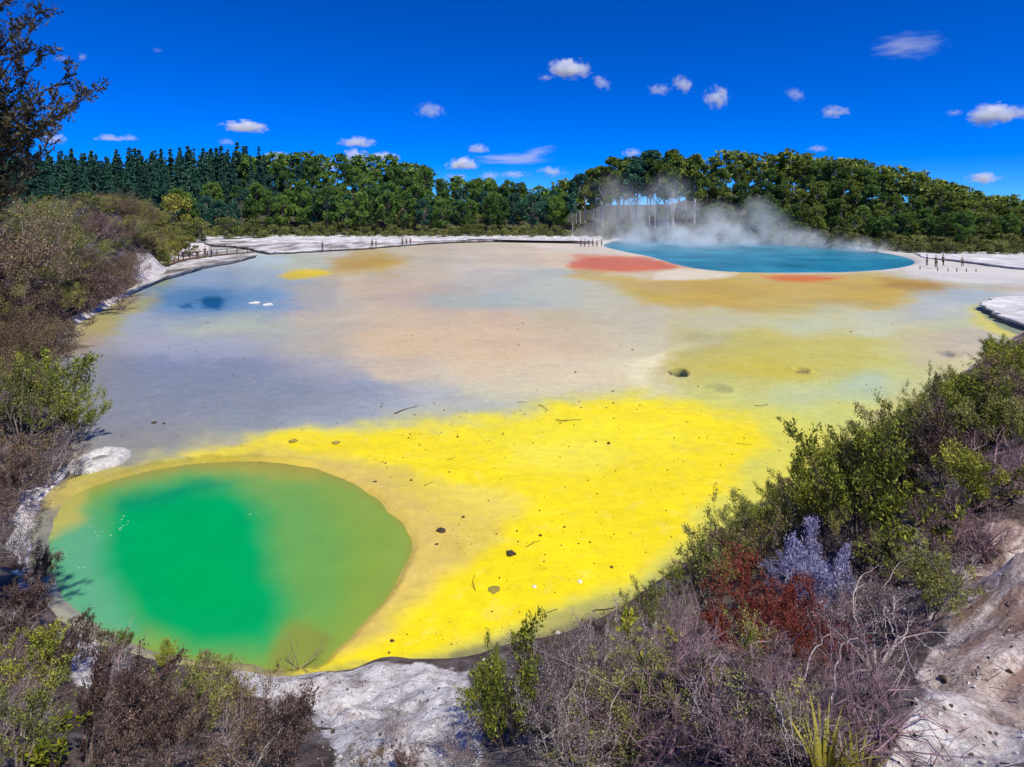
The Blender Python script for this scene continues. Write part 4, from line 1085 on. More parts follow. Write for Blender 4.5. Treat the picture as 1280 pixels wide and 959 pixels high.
def box_mesh(name, sx, sy, sz, mat, bev=.01):
    bm = bmesh.new(); bmesh.ops.create_cube(bm, size=1)
    for v in bm.verts: v.co = Vector((v.co.x * sx, v.co.y * sy, (v.co.z + .5) * sz))
    bmesh.ops.bevel(bm, geom=list(bm.edges), offset=bev, segments=1, affect='EDGES')
    me = bpy.data.meshes.new(name); bm.to_mesh(me); bm.free(); me.materials.append(mat); return me

def build_people():
    for n, c in dict(skin=(.50, .32, .24), cloth_black=(.012, .012, .014), cloth_navy=(.02, .03, .08), cloth_red=(.35, .05, .05), cloth_blue=(.10, .18, .40), cloth_white=(.7, .7, .7),
                     cloth_grey=(.12, .12, .13), hair_dark=(.02, .014, .01), hair_brown=(.08, .045, .025), shoe=(.03, .03, .03), timber=(.20, .14, .10), post_wood=(.09, .065, .05)).items():
        M[n] = plain(n.replace('_', ' '), c, .85, .2, .2, 6)
    def at(u, v, z): 
        x, y, _ = G(u, v, z); return (x, y, z)
    # on the white flat
    person(at(403, 313, .55), 2.6, 'person in dark clothes standing alone on the left of the white flat', None, 'cloth_black', 'cloth_navy', 'hair_dark', 0, 1.05)
    person(at(465, 309, .55), .6, 'person in dark top, left one of a pair on the white flat', None, 'cloth_navy', 'cloth_black', 'hair_dark', 1)
    person(at(470, 309, .55), 5.2, 'person in reddish top, right one of a pair on the white flat', None, 'cloth_red', 'cloth_black', 'hair_brown', 2, .97)
    person(at(503, 307, .55), 1.2, 'person in dark clothes, left end of a trio on the white flat', None, 'cloth_black', 'cloth_black', 'hair_dark', 1)
    person(at(508, 307, .55), 4.0, 'person in grey top in the middle of a trio on the white flat', None, 'cloth_grey', 'cloth_navy', 'hair_dark', 0, .95)
    person(at(513, 307, .55), 3.0, 'person in red top, right end of a trio on the white flat', None, 'cloth_red', 'cloth_navy', 'hair_brown', 2)
    # left end of the blue lake
    for i, (u, sh, lab) in enumerate([(726, 'cloth_black', 'person in black at the left end of the group by the steam'), (731, 'cloth_navy', 'person in navy, second from left in the group by the steam'),
                                      (736, 'cloth_black', 'person in dark top in the middle of the group by the steam'), (741, 'cloth_grey', 'person in grey top in the group by the steam, next to the one in red'),
                                      (746, 'cloth_red', 'person in red top in the group by the steam'), (752, 'cloth_navy', 'person in navy at the right end of the group by the steam')]):
        person(at(u, 308.5, .12), 1.0 * i, lab, 'visitors at the left end of the blue lake', sh, 'cloth_black' if i % 2 else 'cloth_navy', 'hair_dark', i, 1.0 - .04 * (i % 3))
    # right white shore
    person(at(1159, 332, .4), 1.2, 'person in navy on the right white shore, leftmost of three standing there', None, 'cloth_navy', 'cloth_black', 'hair_dark', 1, .95)
    person(at(1170, 334, .4), 3.4, 'person in black on the right white shore between two others', None, 'cloth_black', 'cloth_black', 'hair_dark', 0)
    person(at(1179, 332.5, .4), 4.6, 'person in dark grey on the right white shore, right of three', None, 'cloth_grey', 'cloth_black', 'hair_dark', 2)
    person(at(1203, 333, .4), 0, 'person in grey standing apart on the right white shore', None, 'cloth_grey', 'cloth_black', 'hair_dark', 2, .8)
    # on the boardwalk at the left
    for i, (u, sh, tr, lab) in enumerate([(229, 'cloth_white', 'cloth_navy', 'person in white top on boardwalk, under the bushes'), (237, 'cloth_blue', 'cloth_black', 'person in blue top second along the boardwalk from the bushes'),
                                      (246, 'cloth_white', 'cloth_black', 'person in white top and black trousers midway along the boardwalk'), (256, 'cloth_navy', 'cloth_black', 'person in navy on the boardwalk beside the one in red'),
                                      (264, 'cloth_red', 'cloth_navy', 'person in red top on boardwalk, farthest from the bushes')]):
        person(at(u, 322 - i * .4, .75), 1.2 + i, lab, 'walkers on the boardwalk', sh, tr, 'hair_dark', i)
    # boardwalk: deck planks and a handrail
    t = thing('boardwalk', 'low wooden boardwalk with handrail skirting the bank at far left', 'boardwalk', (0, 0, 0))
    path = [np.array(at(u, v, .72)) for u, v in [(205, 331), (225, 325), (250, 321), (275, 318), (300, 315.5), (318, 314)]]
    path = spline(np.array(path), 12, closed=False)
    dsum = np.r_[0, np.cumsum(np.linalg.norm(np.diff(path, axis=0), axis=1))]
    plank = box_mesh('plank', .55, 1.5, .06, M['timber']); post = box_mesh('post', .12, .12, 1.5, M['post_wood'])
    nP = int(dsum[-1] / .6)
    for i in range(min(nP, 110)):
        s_ = i * .6; p = np.array([np.interp(s_, dsum, path[:, k]) for k in range(3)]); q = np.array([np.interp(s_ + .3, dsum, path[:, k]) for k in range(3)])
        o = obj('plank', plank, t, p - np.array([0, 0, .06])); o.rotation_euler[2] = math.atan2(q[1] - p[1], q[0] - p[0])
        if i % 4 == 0:
            dd = (q - p) / (np.linalg.norm(q - p) + 1e-9); nn = np.array([dd[1], -dd[0], 0])
            obj('post', post, t, p + nn * .72 - np.array([0, 0, .5]))
    off = []
    for i in range(len(path)):
        d_ = path[min(i + 1, len(path) - 1)] - path[max(i - 1, 0)]; d_ /= np.linalg.norm(d_); off.append(path[i] + np.array([d_[1], -d_[0], 0]) * .72)
    for zz in (.95, .5):
        V, q = tubes([(*(off[i] + np.array([0, 0, zz])), *(off[i + 1] + np.array([0, 0, zz])), .045, .045) for i in range(len(off) - 1)], 4)
        obj('rail', mesh_np('rail', V, quads=q, mats=[M['post_wood']]), t)
    # barrier posts on the right shore
    pm = box_mesh('barrier_post', .10, .10, .50, M['post_wood'], .015)
    for i, (u, v) in enumerate([(1172, 339), (1185, 339.5), (1196, 340), (1208, 340), (1220, 340.5), (1150, 337)]):
        o = obj('barrier_post', pm, loc=at(u, v, .36)); o.rotation_euler[2] = i
        tag(o, 'short dark barrier post on the white shore in front of the standing visitors', 'post', 'barrier posts on the right white shore')

# ------------------------------------------------------------------ steam and clouds
def build_steam():
    s = N('steam'); tc = s.n('TexCoord').outputs['Object']
    sx = s.n('SeparateXYZ'); s.l(tc, sx.inputs[0]); X, Y, Z = sx.outputs
    # warped noise, stretched upward
    mp = s.n('Mapping'); s.l(tc, mp.inputs[0]); mp.inputs['Scale'].default_value = (1, .7, .8); mp.inputs['Rotation'].default_value = (0, .45, 0)
    n1 = s.noise(mp.outputs[0], .14, 6, .66); n2 = s.noise(mp.outputs[0], .035, 2)
    dens = None
    for (cx, cy, cz, rx, ry, rz, k) in STEAM:
        g = None
        for c, ax, r in ((cx, X, rx), (cy, Y, ry), (cz, Z, rz)):
            q = s.math('MULTIPLY', s.math('SUBTRACT', ax, c), 1 / r); q = s.math('MULTIPLY', q, q); g = q if g is None else s.math('ADD', g, q)
        e = s.math('MULTIPLY', s.math('EXPONENT', s.math('MULTIPLY', g, -1.0)), k)
        dens = e if dens is None else s.math('ADD', dens, e)
    dens = s.math('SUBTRACT', dens, .045, clamp=True)
    f = s.math('MULTIPLY', s.ramp(n1, [(.42, (0, 0, 0)), (.70, (1, 1, 1))]), s.math('MULTIPLY_ADD', n2, 1.2, .1))
    d = s.math('MULTIPLY', dens, f)
    d = s.math('MULTIPLY', d, STEAM_K)
    v = s.n('VolumePrincipled'); v.inputs['Color'].default_value = (1, 1, 1, 1); v.inputs['Anisotropy'].default_value = -.1
    s.l(d, v.inputs['Density']); s.l(v.outputs[0], s.out.inputs['Volume'])
    bm = bmesh.new(); bmesh.ops.create_cube(bm, size=1)
    x0, x1, y0, y1, z0, z1 = 8, 104, 100, 168, .02, 26
    for p in bm.verts: p.co = Vector(((x0 + x1) / 2 + p.co.x * (x1 - x0), (y0 + y1) / 2 + p.co.y * (y1 - y0), (z0 + z1) / 2 + p.co.z * (z1 - z0)))
    me = bpy.data.meshes.new('steam'); bm.to_mesh(me); bm.free(); me.materials.append(s.m)
    obj('steam', me, kind='stuff')

STEAM_K = .40
STEAM = []
def _st(u, v, y, ru, rv, ry, k):
    STEAM.append(((u - CX) / F * y, y, CAM_H - (v - HOR) / F * y, ru / F * y, ry, rv / F * y, k))
_st(800, 296, 150, 55, 15, 12, 1.0); _st(860, 296, 148, 60, 13, 12, .9); _st(930, 297, 142, 60, 13, 11, .9); _st(1000, 301, 134, 50, 9, 9, .8); _st(1060, 308, 124, 45, 7, 8, .7)
_st(815, 266, 150, 30, 24, 8, .5); _st(838, 238, 152, 22, 20, 8, .30); _st(772, 272, 154, 26, 18, 8, .35); _st(880, 272, 148, 30, 18, 8, .45); _st(950, 276, 142, 22, 14, 8, .6); _st(945, 258, 144, 10, 12, 6, .4)
_st(915, 288, 138, 14, 8, 5, 1.1); _st(760, 235, 156, 36, 18, 8, .22); _st(840, 308, 128, 85, 6, 14, .30); _st(900, 299, 146, 150, 7, 9, .55); _st(1080, 312, 120, 30, 5, 6, .5)

CLOUDS = [  # u, v, width, height (px), density, flat base, label
    (305, 160, 52, 18, 1.6, 1, 'bright puffy cloud with a flat base above the left pines'), (283, 177, 22, 9, .5, 0, 'faint wisp just below a bright puffy cloud at left'),
    (136, 173, 30, 10, 1.0, 1, 'flat white cloud over the conifers, left one of a touching pair'), (161, 173, 26, 9, .8, 1, 'flat white cloud over the conifers, right one of a touching pair'),
    (76, 73, 20, 9, .4, 0, 'faint cloud scrap behind the overhanging branch tip'), (102, 72, 12, 10, .8, 0, 'small bright cloud scrap beside the overhanging branch tip'),
    (66, 173, 28, 16, .9, 0, 'white cloud half hidden by the overhanging tree and conifer tops'), (197, 63, 14, 7, .3, 0, 'tiny faint wisp alone high in the left sky'),
    (447, 179, 46, 16, 1.0, 1, 'lens shaped cloud above a bright round one at left centre'), (445, 197, 30, 22, 1.8, 0, 'bright round cloud just above the left pine tops'),
    (481, 196, 34, 13, 1.2, 1, 'small flat cloud right beside the bright round cloud'), (346, 196, 36, 12, 1.0, 0, 'cloud peeping over the pine tops below the left puffy cloud'),
    (410, 209, 56, 14, .8, 0, 'long low cloud behind pine tops left of centre'), (512, 214, 42, 12, .9, 1, 'small pale cloud low over the woods at centre left'),
    (538, 138, 38, 20, .5, 0, 'thin feathery cloud in the middle of the left half of sky'), (597, 187, 26, 14, 1.0, 1, 'small cloud directly above the centre puffy cloud'),
    (578, 206, 38, 20, 1.5, 1, 'puffy white cloud low in the centre sky'), (570, 222, 32, 10, .7, 0, 'faint cloud under the puffy centre cloud'),
    (612, 220, 28, 11, .6, 0, 'small faint cloud right of the puffy centre cloud'), (640, 199, 100, 14, .22, 0, 'thin streaked cloud band low in the centre sky'),
    (668, 192, 56, 14, .25, 0, 'slanting streak of thin cloud left of the wooded hill'), (642, 218, 44, 9, .5, 0, 'flat faint cloud just above the centre treetops'), (690, 215, 36, 14, .8, 0, 'bright torn cloud left of the hill treetops'),
    (711, 86, 54, 24, 1.2, 0, 'elongated bright cloud high in the sky above the hill'), (752, 103, 30, 16, .7, 0, 'small tilted cloud right below the elongated bright one'), (682, 97, 24, 9, .5, 0, 'thin wisp left below the elongated bright cloud'),
    (824, 112, 32, 15, .6, 0, 'pale flat cloud, left one of two close together above the hill'), (854, 107, 28, 20, .9, 0, 'slanted cloud, right one of two close together above the hill'), (896, 122, 32, 28, 1.0, 0, 'ragged round cloud high above the hill'),
    (994, 118, 26, 14, .6, 0, 'small slanted cloud in the right sky between larger ones'), (1043, 140, 36, 15, .8, 0, 'small oval cloud in the right sky'), (1134, 57, 86, 30, .16, 0, 'wide feathery cloud high in the right sky'),
    (1022, 186, 24, 9, .7, 0, 'small cloud low over the right hill'), (1240, 143, 48, 28, 1.6, 0, 'bright rounded cloud near the right edge of the sky'), (1276, 141, 26, 16, .9, 0, 'cloud cut off by the right edge, beside the bright rounded one'),
    (1228, 223, 38, 16, 1.2, 0, 'cloud touching the treetops of the right hill'), (1193, 141, 24, 9, .4, 0, 'faint scrap of cloud left of the bright rounded one'), (790, 192, 24, 12, 1.0, 0, 'cloud behind the highest pine tops of the hill')]

def build_clouds():
    me_s = {}
    for flat in (0, 1):
        bm = bmesh.new(); bmesh.ops.create_icosphere(bm, subdivisions=3, radius=1.25)
        if flat:
            for p in bm.verts: p.co.z = max(p.co.z, -.62)
        me = bpy.data.meshes.new('cloud'); bm.to_mesh(me); bm.free(); me_s[flat] = me
    mats = {}
    for (u, v, wd, ht, dn, flat, lab) in CLOUDS:
        key = (dn, flat)
        if key not in mats:
            s = N('cloud vapour'); tc = s.n('TexCoord').outputs['Object']; oi = s.n('ObjectInfo')
            w4 = s.math('MULTIPLY', oi.outputs['Random'], 40)
            mp = s.n('Mapping'); s.l(tc, mp.inputs[0]); mp.inputs['Scale'].default_value = (1.5, 1, 1) if dn > .3 else (1, .8, 3.2)
            if dn <= .6: mp.inputs['Rotation'].default_value = (0, .5, 0)
            nz = s.noise(mp.outputs[0], 1.5 if dn > .6 else 1.9, 5, .62, '4D', w4)
            ln = s.n('VectorMath', operation='LENGTH'); s.l(tc, ln.inputs[0])
            f = s.math('SUBTRACT', 1.05, ln.outputs['Value'])
            f = s.math('ADD', f, s.math('MULTIPLY_ADD', nz, 3.4, -1.85 if dn > .8 else -1.92))
            if flat:
                sx = s.n('SeparateXYZ'); s.l(tc, sx.inputs[0]); f = s.math('MULTIPLY', f, s.ramp(s.math('ADD', sx.outputs[2], .8), [(.18, (0, 0, 0)), (.5, (1, 1, 1))]))
            f = s.math('MULTIPLY', s.math('MAXIMUM', f, 0), .065 * dn)
            vp = s.n('VolumePrincipled'); vp.inputs['Color'].default_value = (.99, .99, 1, 1); vp.inputs['Anisotropy'].default_value = -.1
            s.l(f, vp.inputs['Density']); s.l(vp.outputs[0], s.out.inputs['Volume']); mats[key] = s.m
        y = 1500 + rs.uniform(0, 300); k = y / F
        me = me_s[flat].copy(); me.materials.append(mats[key])
        o = obj('cloud', me, loc=((u - CX) * k, y, CAM_H + (HOR - v) * k)); o.scale = (wd * k * .50, wd * k * .40, ht * k * .52)
        if lab.find('slant') >= 0 or lab.find('tilted') >= 0: o.rotation_euler[1] = .45 if u > 700 else -.3
        tag(o, lab, 'cloud', 'small fair weather clouds')

# ------------------------------------------------------------------ foreground and bank planting
def build_overhang():
    """the tree whose branches reach in at the upper left"""
    rng = np.random.RandomState(77)
    y = 9.0; k = y / F
    bx, by = -9.6, 9.0; zb = float(bank_raw(np.array([bx]), np.array([by]))[0][0])
    t = thing('overhanging_tree', 'dark fine leaved tree reaching in from the upper left corner', 'tree', (bx, by, zb - .1))
    top = CAM_H + (HOR + 40) * k - zb
    segs = []; pts = [np.array([0, 0, 0.])]
    for i in range(7): pts.append(np.array([.10 * i + rng.normal(0, .08), rng.normal(0, .08), top * (i + 1) / 7]))
    for i in range(7): segs.append((*pts[i], *pts[i + 1], .11 * (1 - .1 * i), .11 * (1 - .1 * (i + 1))))
    V, q = tubes(segs, 8); obj('trunk', mesh_np('trunk', V, quads=q, mats=[M['bark']], smooth_sh=True), t)
    tgt = [(128, 98, 9.3), (110, 112, 8.9), (84, 128, 9.4), (70, 150, 8.7), (58, 52, 9.2), (90, 75, 9.3), (40, 30, 8.8), (54, 2, 9.0), (30, 80, 9.5), (55, 105, 8.8), (36, 140, 9.2), (20, 170, 9.0), (60, 172, 9.3), (10, 40, 9.1), (15, 110, 8.9), (-10, 200, 9.0), (25, 205, 9.4), (-30, 60, 9.0), (-20, 130, 9.2), (5, -10, 9.0), (0, 75, 9.3), (20, 130, 9.1), (45, 160, 9.2), (-5, 165, 9.4), (30, 55, 9.0), (70, 118, 9.1)]
    tw, tips = [], []
    for (u, v, yy) in tgt:
        e = np.array([(u - CX) / F * yy - bx, yy - by, CAM_H + (HOR - v) / F * yy - zb])
        s0 = pts[max(1, min(6, int((e[2] - .8) / top * 7)))]
        p = s0; n = 7; mid = (s0 + e) / 2 + np.array([0, 0, -.25 + rng.normal(0, .1)])
        L = np.linalg.norm(e - s0); last = s0
        for i in range(1, n + 1):
            f = i / n; p = (1 - f) ** 2 * s0 + 2 * f * (1 - f) * mid + f * f * e + rng.normal(0, .035, 3) * (i < n)
            tw.append((*last, *p, .035 * (1 - .85 * (i - 1) / n), .035 * (1 - .85 * i / n)))
            if i >= 2:
                for m in range(5):
                    d = (p - last) / np.linalg.norm(p - last); sd = rng.normal(0, 1, 3); sd -= d * sd.dot(d); sd /= np.linalg.norm(sd)
                    d2 = d * .7 + sd * .8 + np.array([0, 0, .35]); d2 /= np.linalg.norm(d2); l2 = rng.uniform(.16, .42) * (1.15 - .5 * f)
                    a = last + (p - last) * rng.rand(); b = a + d2 * l2 * .5 + rng.normal(0, .02, 3); c = b + (d2 + np.array([0, 0, .2])) * l2 * .5
                    tw.append((*a, *b, .007, .005)); tw.append((*b, *c, .005, .002)); tips.append((*a, *b, 3)); tips.append((*b, *c, 3))
                    for h in range(2):
                        d3 = d2 + rng.normal(0, .5, 3); d3 /= np.linalg.norm(d3); g = b + d3 * rng.uniform(.08, .18); tw.append((*b, *g, .004, .0015)); tips.append((*b, *g, 3))
            last = p
    V, q = tubes(tw, 3); obj('branches', mesh_np('branches', V, quads=q, mats=[M['wood_brown']]), t)
    V, q = leaves_on(rng, np.array(tips), 6, .07, .36, .7, .3, .012); obj('foliage', mesh_np('foliage', V, quads=q, mats=[M['leaf_dark']]), t)

def flax(u, vb, hpx, label):
    p = hit(u, vb); k = p[1] / F; rng = np.random.RandomState(int(u)); H = hpx * k
    t = thing('sedge_tuft', label, 'plant', (p[0], p[1], p[2] - .03))
    blades = 26
    for b in range(blades):
        a = rng.rand() * 6.28; L = H * rng.uniform(.5, 1.15); lean = rng.uniform(.05, .75); n = 5; V = []; w = rng.uniform(.010, .018)
        base = np.array([math.cos(a), math.sin(a), 0]) * .06; sd = np.array([-math.sin(a), math.cos(a), 0])
        for i in range(n + 1):
            f = i / n; c = base + np.array([math.cos(a), math.sin(a), 0]) * lean * L * f * f + np.array([0, 0, 1]) * L * (f - .25 * lean * f * f)
            ww = w * (1 - f ** 1.6) + .001; V += [c - sd * ww, c + np.array([0, 0, .003]), c + sd * ww]
        q = []
        for i in range(n): q += [(3 * i, 3 * i + 1, 3 * i + 4, 3 * i + 3), (3 * i + 1, 3 * i + 2, 3 * i + 5, 3 * i + 4)]
        obj('blade', mesh_np('blade', np.array(V), quads=q, mats=[M['blade']]), t)

def arch_branch(pts_px, r, label, mat='wood_pale', lift=.22):
    """a bare branch whose curve is given by where it passes over the bank"""
    P = []
    for i, (u, v) in enumerate(pts_px):
        h = hit(u, v + 12)
        P.append(np.array(h) + np.array([0, 0, lift * math.sin(math.pi * (i + .3) / len(pts_px)) + .1]))
    o0 = P[0].copy(); P = spline(np.array(P) - o0, 6, closed=False); n = len(P); rng = np.random.RandomState(int(pts_px[0][0]))
    P[1:-1] += rng.normal(0, .012, (n - 2, 3))
    r *= .6
    segs = [(*P[i], *P[i + 1], r * (1 - .7 * i / n), r * (1 - .7 * (i + 1) / n)) for i in range(n - 1)]
    for k in range(5):
        i = rng.randint(2, n - 2); d = P[i + 1] - P[i]; d /= np.linalg.norm(d) + 1e-9; e = P[i] + (d + rng.normal(0, .6, 3)) * rng.uniform(.2, .5); segs.append((*P[i], *e, r * .4, r * .1))
    V, q = tubes(segs, 5)
    o = obj('bare_branch', mesh_np('bare_branch', V, quads=q, mats=[M[mat]], smooth_sh=True), loc=o0); tag(o, label, 'branch')

def build_planting():
    M['blade'] = leafy('yellow sedge blades', [(.16, .15, .03), (.36, .32, .05), (.55, .48, .10)], trans=.2)
    P = plant_px
    # --- right bank, along the water's edge
    P('green', 634, 935, 118, 85, 'dark green bush at the right edge of the white bare slope', vi=0)
    P('sprig', 655, 850, 84, 44, 'slender green spire rising in front of the yellow sheet', name='sapling', cat='sapling')
    P('green', 612, 880, 70, 50, 'small green bush left beside the slender green spire')
    P('deadgrey', 690, 915, 95, 110, 'grey dry thicket bush right of the dark green bush', vi=1)
    P('deadgrey', 745, 880, 80, 100, 'pale grey dry bush below the dark curved stick', vi=2)
    P('deadgrey', 720, 962, 90, 120, 'grey brown dry bush at the bottom edge, centre right', vi=3)
    P('olive', 805, 805, 72, 66, 'olive bush with an upright top at the corner of the yellow sheet', vi=0)
    P('sprig', 812, 830, 50, 80, 'yellow green low bush under the olive one at the yellow corner', name='shrub', cat='bush')
    P('deadgrey', 842, 782, 46, 60, 'small grey shrub between the olive bushes on the water edge')
    P('olive', 885, 752, 90, 95, 'brown olive bush on the edge, left above the red bush', vi=1)
    P('olive', 928, 708, 78, 80, 'olive bush above the red bush, touching the yellow sheet', vi=2)
    P('brown', 960, 720, 80, 90, 'brownish bush directly above the lavender bush', vi=0)
    P('red', 945, 806, 104, 165, 'deep red bush on the right slope', vi=0)
    P('red', 1003, 820, 74, 100, 'smaller orange red bush tucked under the lavender bush', vi=1)
    P('red', 905, 810, 50, 60, 'low reddish bush at the left foot of the deep red bush', vi=2)
    P('lavender', 1022, 768, 92, 96, 'pale lavender blue bush above the red bushes', vi=0)
    P('lavender', 985, 742, 40, 56, 'small lavender twig tuft left of the big lavender bush', vi=1)
    P('dead', 1050, 812, 80, 80, 'purplish pink twiggy bush right below the lavender bush', vi=0)
    P('green', 1075, 690, 150, 130, 'large leafy green bush on the right slope, the brightest there', vi=1)
    P('mauve', 1062, 716, 54, 80, 'low mauve bush at the foot of the large green bush', vi=0)
    P('olive', 1110, 720, 60, 80, 'low olive bush right of the foot of the large green bush', vi=1)
    P('green', 1028, 672, 105, 84, 'green bush at the left shoulder of the large leafy one', vi=2)
    P('olive', 990, 668, 74, 72, 'olive bush left of the large green one, at the water edge', vi=3)
    P('green', 1098, 604, 82, 70, 'green bush with an upright tip behind the large leafy one', vi=3)
    P('olive', 1140, 612, 110, 92, 'olive bush rising behind the large green bush', vi=0)
    P('mauve', 1178, 610, 100, 90, 'mauve brown bush between the olive bush and the dark right ones', vi=1)
    P('green', 1215, 560, 90, 92, 'dark green bush at the water edge below the white island', vi=0)
    P('olive', 1192, 530, 64, 52, 'small upright olive bush at the far corner of the right bank')
    P('green', 1268, 492, 58, 56, 'dark bush at the right edge just under the white island', vi=2)
    P('olive', 1262, 560, 70, 80, 'olive bush at the right edge below the dark one', vi=2)
    P('green', 1222, 640, 78, 80, 'yellow green bush inside the right thicket', vi=1)
    P('dead', 1265, 620, 75, 95, 'purple bare bush at the right edge above the white slope', vi=1)
    P('dead', 1180, 690, 85, 110, 'purple brown twiggy bush right of the large green bush', vi=2)
    P('olive', 1160, 770, 92, 96, 'olive green bush beside the upper end of the white slope', vi=1)
    P('red', 1172, 738, 24, 26, 'small orange sprig inside the olive bush by the white slope', vi=1, name='shrub')
    P('dead', 1235, 702, 70, 100, 'purple twig bush at the top of the white slope', vi=3)
    P('sprig', 942, 868, 72, 26, 'yellow green leafy spike below the red bush', name='sapling', cat='sapling')
    P('dead', 880, 860, 90, 120, 'purplish bare bush left below the red bush', vi=0)
    P('dead', 985, 905, 90, 130, 'violet tangled twig bush at bottom right, under the red bushes', vi=1)
    P('dead', 1085, 880, 90, 120, 'brown violet twig bush between the red bushes and the white slope', vi=2)
    P('dead', 1120, 800, 70, 90, 'mauve bare bush left of the olive bush by the white slope', vi=3)
    P('dead', 830, 950, 95, 130, 'dark purple twig bush at the bottom edge, right of centre', vi=2)
    P('dead', 930, 968, 80, 120, 'purple bare bush at the bottom edge left of the sedge', vi=3)
    P('deadgrey', 780, 850, 60, 70, 'light grey dry bush left of the yellow green low bush', vi=0)
    P('dead', 850, 850, 60, 80, 'grey lilac dry shrub left under the deep red bush', vi=1)
    flax(1030, 975, 80, 'yellow green sedge tuft with long blades at the bottom right edge')
    flax(1072, 985, 62, 'smaller sedge tuft right of the long bladed one')
    arch_branch([(905, 885), (945, 902), (970, 925), (985, 960)], .016, 'pale crooked branch lying over the bottom right twigs')
    arch_branch([(1066, 735), (1098, 770), (1112, 810), (1128, 840), (1145, 872)], .018, 'long pale branch arching down toward the white slope')
    arch_branch([(1180, 655), (1215, 655), (1245, 678), (1258, 696)], .016, 'curved mauve branch above the top of the white slope')
    arch_branch([(960, 800), (975, 770), (985, 735), (990, 720)], .014, 'pale thin branch rising through the deep red bush', lift=.3)
    arch_branch([(985, 670), (1005, 660), (1025, 662), (1040, 690)], .012, 'pale twig arching over the lavender bush', lift=.3)
    rng = np.random.RandomState(8); edge = spline(np.array([(690, 800), (760, 776), (800, 750), (870, 700), (930, 657), (1000, 603), (1080, 556), (1150, 512), (1205, 476), (1260, 438)]), 4, closed=False)
    for i, (u, v) in enumerate(edge):
        for q in range(3):
            if (u < 800 and q == 1) or (q == 2 and u < 1000): continue
            kd = ['olive', 'green', 'olive', 'brown', 'mauve'][rng.randint(5)] if u > 800 else ['mauve', 'brown'][rng.randint(2)]
            uu, vv = u + rng.uniform(2, 18) + 18 * q, v + rng.uniform(6, 16) + 26 * q
            h = hit(uu, vv)
            if h is None: continue
            hh = rng.uniform(.22, .4) if u < 800 else rng.uniform(.35, .6) if u < 880 else rng.uniform(.5, .9) if u < 1010 else rng.uniform(.8, 1.5)
            plant(kd, h, hh, hh * rng.uniform(1.0, 1.4), {'olive': 'olive bush along the right shore', 'green': 'dark green bush along the right shore', 'brown': 'brown bush along the right shore', 'mauve': 'mauve brown bush along the right shore'}[kd] + (', below the sulphur corner' if u < 900 else ', beside the yellow sheet' if u < 1040 else ', beside the pale green flat' if u < 1170 else ', near the white island'), group='bushes lining the right water edge')
    rng = np.random.RandomState(3)
    for (pts, txt) in [([(865, 905), (880, 880), (905, 868), (930, 880)], 'thin pale branch bowing over the dark purple twigs'), ([(1040, 900), (1050, 860), (1070, 840), (1095, 850)], 'mauve branch bowing beside the sedge tuft'),
                       ([(1000, 880), (1020, 850), (1045, 835), (1075, 845)], 'pale branch bowing under the purplish pink bush'), ([(760, 930), (775, 895), (800, 880), (830, 890)], 'grey branch bowing over the dry thicket at bottom'),
                       ([(1195, 610), (1220, 590), (1250, 590), (1275, 610)], 'bare branch arching over the purple twigs at the right edge'), ([(1105, 740), (1130, 715), (1160, 712), (1185, 730)], 'thin branch arching between large green bush and white slope'),
                       ([(1120, 690), (1150, 668), (1185, 668)], 'slender twig arching right of the large green bush')]:
        arch_branch(pts, .010, txt, 'wood_pale', .3)
    # --- bottom left and centre
    P('bare', 375, 836, 44, 60, 'leafless grey bush drowned at the near rim of the pool', vi=0)
    P('olive', 20, 975, 110, 130, 'tan and green bush in the bottom left corner', vi=0)
    P('sprig', 62, 968, 60, 60, 'small bright green bush at the bottom left edge', name='shrub', cat='bush')
    P('green', 40, 870, 80, 75, 'green tinged bush at the left edge below the pool', vi=1)
    P('mauve', 110, 960, 130, 100, 'dark brown bush at the bottom, left of the grey upright ones', vi=2)
    P('mauve', 175, 935, 95, 100, 'grey brown bush with bare stems under the green pool', vi=3)
    P('olive', 235, 925, 95, 105, 'dark olive bush below the middle of the green pool', vi=1)
    P('mauve', 200, 970, 95, 110, 'grey upright stemmed bush at the bottom edge, left', vi=2)
    P('brown', 300, 945, 90, 100, 'brown bush at the bottom edge left of the white bare slope', vi=0)
    P('mauve', 355, 965, 90, 100, 'reddish brown bush beside the left edge of the white slope', vi=1)
    P('olive', 280, 880, 50, 60, 'low olive shrub under the near rim of the pool')
    P('green', 150, 818, 34, 38, 'little dark green sprout at the lower left pool rim', vi=3)
    P('green', 205, 838, 34, 34, 'little green sprout on the rim below the green water', vi=0)
    P('brown', 255, 852, 34, 40, 'small brown tuft on the rim below the green water', vi=2)
    P('brown', 450, 970, 40, 50, 'brown tuft at the bottom of the white slope, left', vi=1)
    P('mauve', 500, 975, 36, 50, 'dark mauve tuft at the bottom of the white slope, middle', vi=0)
    P('deadgrey', 572, 972, 50, 50, 'dry brown tuft at the bottom of the white slope, right', vi=3)
    P('mauve', 30, 800, 70, 70, 'dark twiggy bush at the left rim of the green pool', vi=0)
    P('mauve', 45, 735, 50, 44, 'dark leafy tuft hanging at the left pool rim', vi=1)
    P('mauve', 88, 840, 60, 74, 'mauve brown bush at the lower left of the pool', vi=3)
    P('deadgrey', 25, 700, 60, 60, 'grey bare bush at the left edge beside the pool')
    P('mauve', 10, 640, 70, 70, 'brown bush at the left edge beside the pale bank strip')
    # --- left bank
    P('green', 66, 548, 100, 88, 'bright green bush bulging over the left shore', vi=2)
    P('green', 95, 556, 62, 52, 'dark green bush overhanging the grey flat at left', vi=0)
    P('olive', 28, 560, 110, 90, 'olive bush at the left edge beside the bright green one', vi=3)
    P('deadgrey', 62, 608, 64, 80, 'grey bare bush left of the round white mound', vi=1)
